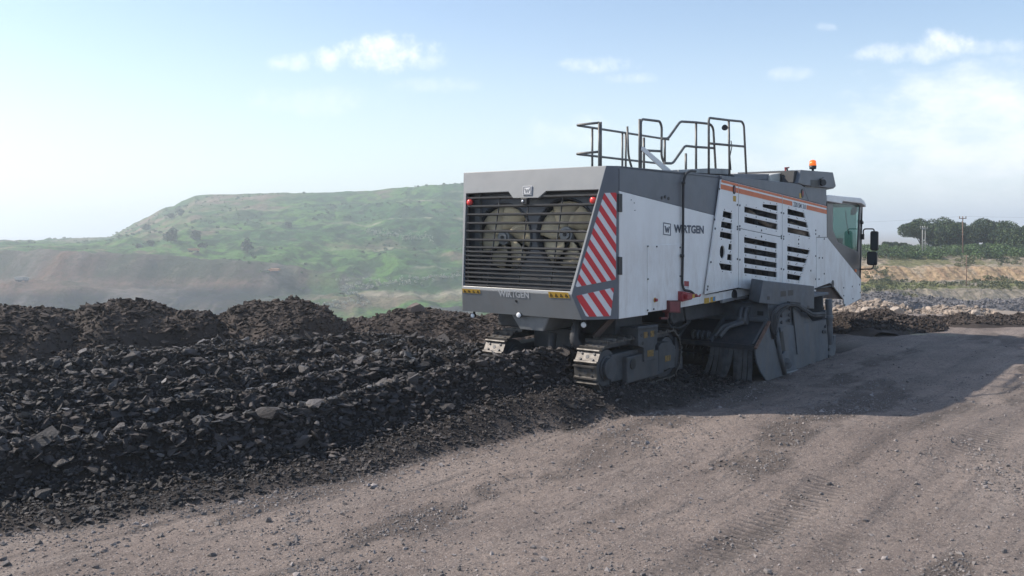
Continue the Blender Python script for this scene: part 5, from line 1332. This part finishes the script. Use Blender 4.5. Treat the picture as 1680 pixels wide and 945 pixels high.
q = MB(); q.prism(SP(c9([(376, 640), (400, 612), (428, 610), (425, 745), (395, 760), (376, 752)]), VO - .07), NS, .04); q.cyl(S(1291.5, 598, VO - .07), S(1291.5, 598, VO - .1), .09, 14); q.cyl(S(1291, 592, VO - .07), S(1291, 592, VO - .1), .06, 14); q.build('shield_bracket', steel, sp2, .006)
q = MB()
for x_, y_ in c9([(425, 300), (422, 345), (424, 388), (365, 350), (365, 400), (515, 310), (690, 430), (672, 470), (690, 470), (716, 600), (716, 650), (725, 655), (345, 530), (345, 545)]):
    p = S(x_, y_, VO - .03); q = MB(); q.cyl(p, p + NS * .03, .035, 10); q.build('bolt', dsteel, sp2)
# curved rear blade
bl_o = c9([(278, 398), (255, 440), (205, 535), (180, 590), (180, 640), (190, 700), (215, 765), (285, 870), (418, 860), (395, 790), (350, 640), (322, 560), (303, 480), (288, 400)])
f = MB(); f.prism(SP(bl_o, VO - .08), NS, .03); bl2 = f.build('scraper_blade', steel, M, .008)
f = MB(); e0, e1_ = S(*c9([(280, 396)])[0], VO - .09), S(*c9([(178, 592)])[0], VO - .09); f.beam(e0, e1_, .05, .04); f.build('blade_edge', rust, bl2)
f = MB(); f.tube([S(*p, VO - .1) for p in c9([(330, 470), (345, 560), (352, 620), (392, 775)])], .05, 10); f.build('blade_post', steel, bl2)
# hydraulic hoses draped over the housing
f = MB()
for k_, (dx, dy) in enumerate(((0, 0), (9, 10), (22, 22), (34, 30), (-6, 8))):
    P = c9([(310 + dx * .3, 520 - dy), (296 + dx, 420 + dy), (302 + dx, 330 + dy), (350 + dx * .6, 282 + dy), (425, 262 + dy * .4), (480, 262 + dy * .5), (540, 300 + dy * .6), (600, 335 + dy * .7), (690, 330 + dy * .6)])
    f.tube([S(*p, VO - .1 - .02 * (k_ % 2)) for p in P], .026, 7, .12)
f.tube([S(*p, VO - .08) for p in c9([(400, 262), (390, 300), (350, 340), (330, 420), (322, 520)])], .03, 7, .1)
f.beam(S(*c9([(420, 255)])[0], VO - .1), S(*c9([(500, 262)])[0], VO - .1), .06, .05)
f.build('hydraulic_hoses', rubber, dh)
# front post and bracket
f = MB(); p0, p1_ = S(1359.5, 491, VO - .02), S(1361, 565, VO - .02); f.cyl(p0, p1_, .075, 16); f.cyl(p0 - Vector((0, 0, .35)), p0 - Vector((0, 0, .45)), .1, 16); f.cyl(p0 - Vector((0, 0, .6)), p1_, .055, 16)
f.beam(S(1352, 509, VO), S(1352, 522, VO), .08, .08); f.build('guide_post', steel, M, .005)
f = MB(); f.prism(SP(c9([(720, 555), (752, 552), (757, 498), (772, 495), (772, 600), (760, 660), (735, 700), (720, 692)]), VO - .02), NS, .05); f.build('front_bracket', steel, M, .006)

# ------------------------------------------------------------------ air
hz = bpy.data.materials.new('haze_air'); hz.use_nodes = True
nn_ = hz.node_tree.nodes; nn_.clear()
pv = nn_.new('ShaderNodeVolumePrincipled'); pv.inputs['Color'].default_value = (.86, .94, 1, 1); pv.inputs['Density'].default_value = .00085; pv.inputs['Anisotropy'].default_value = .35
ou = nn_.new('ShaderNodeOutputMaterial'); hz.node_tree.links.new(pv.outputs[0], ou.inputs['Volume'])
f = MB(); f.box(-5200, 5200, -5200, 5200, -64, 46); hb = f.build('haze', hz); hb['kind'] = 'stuff'; hb['label'] = 'thin bluish haze hanging over the pit and hill'; hb['category'] = 'haze'
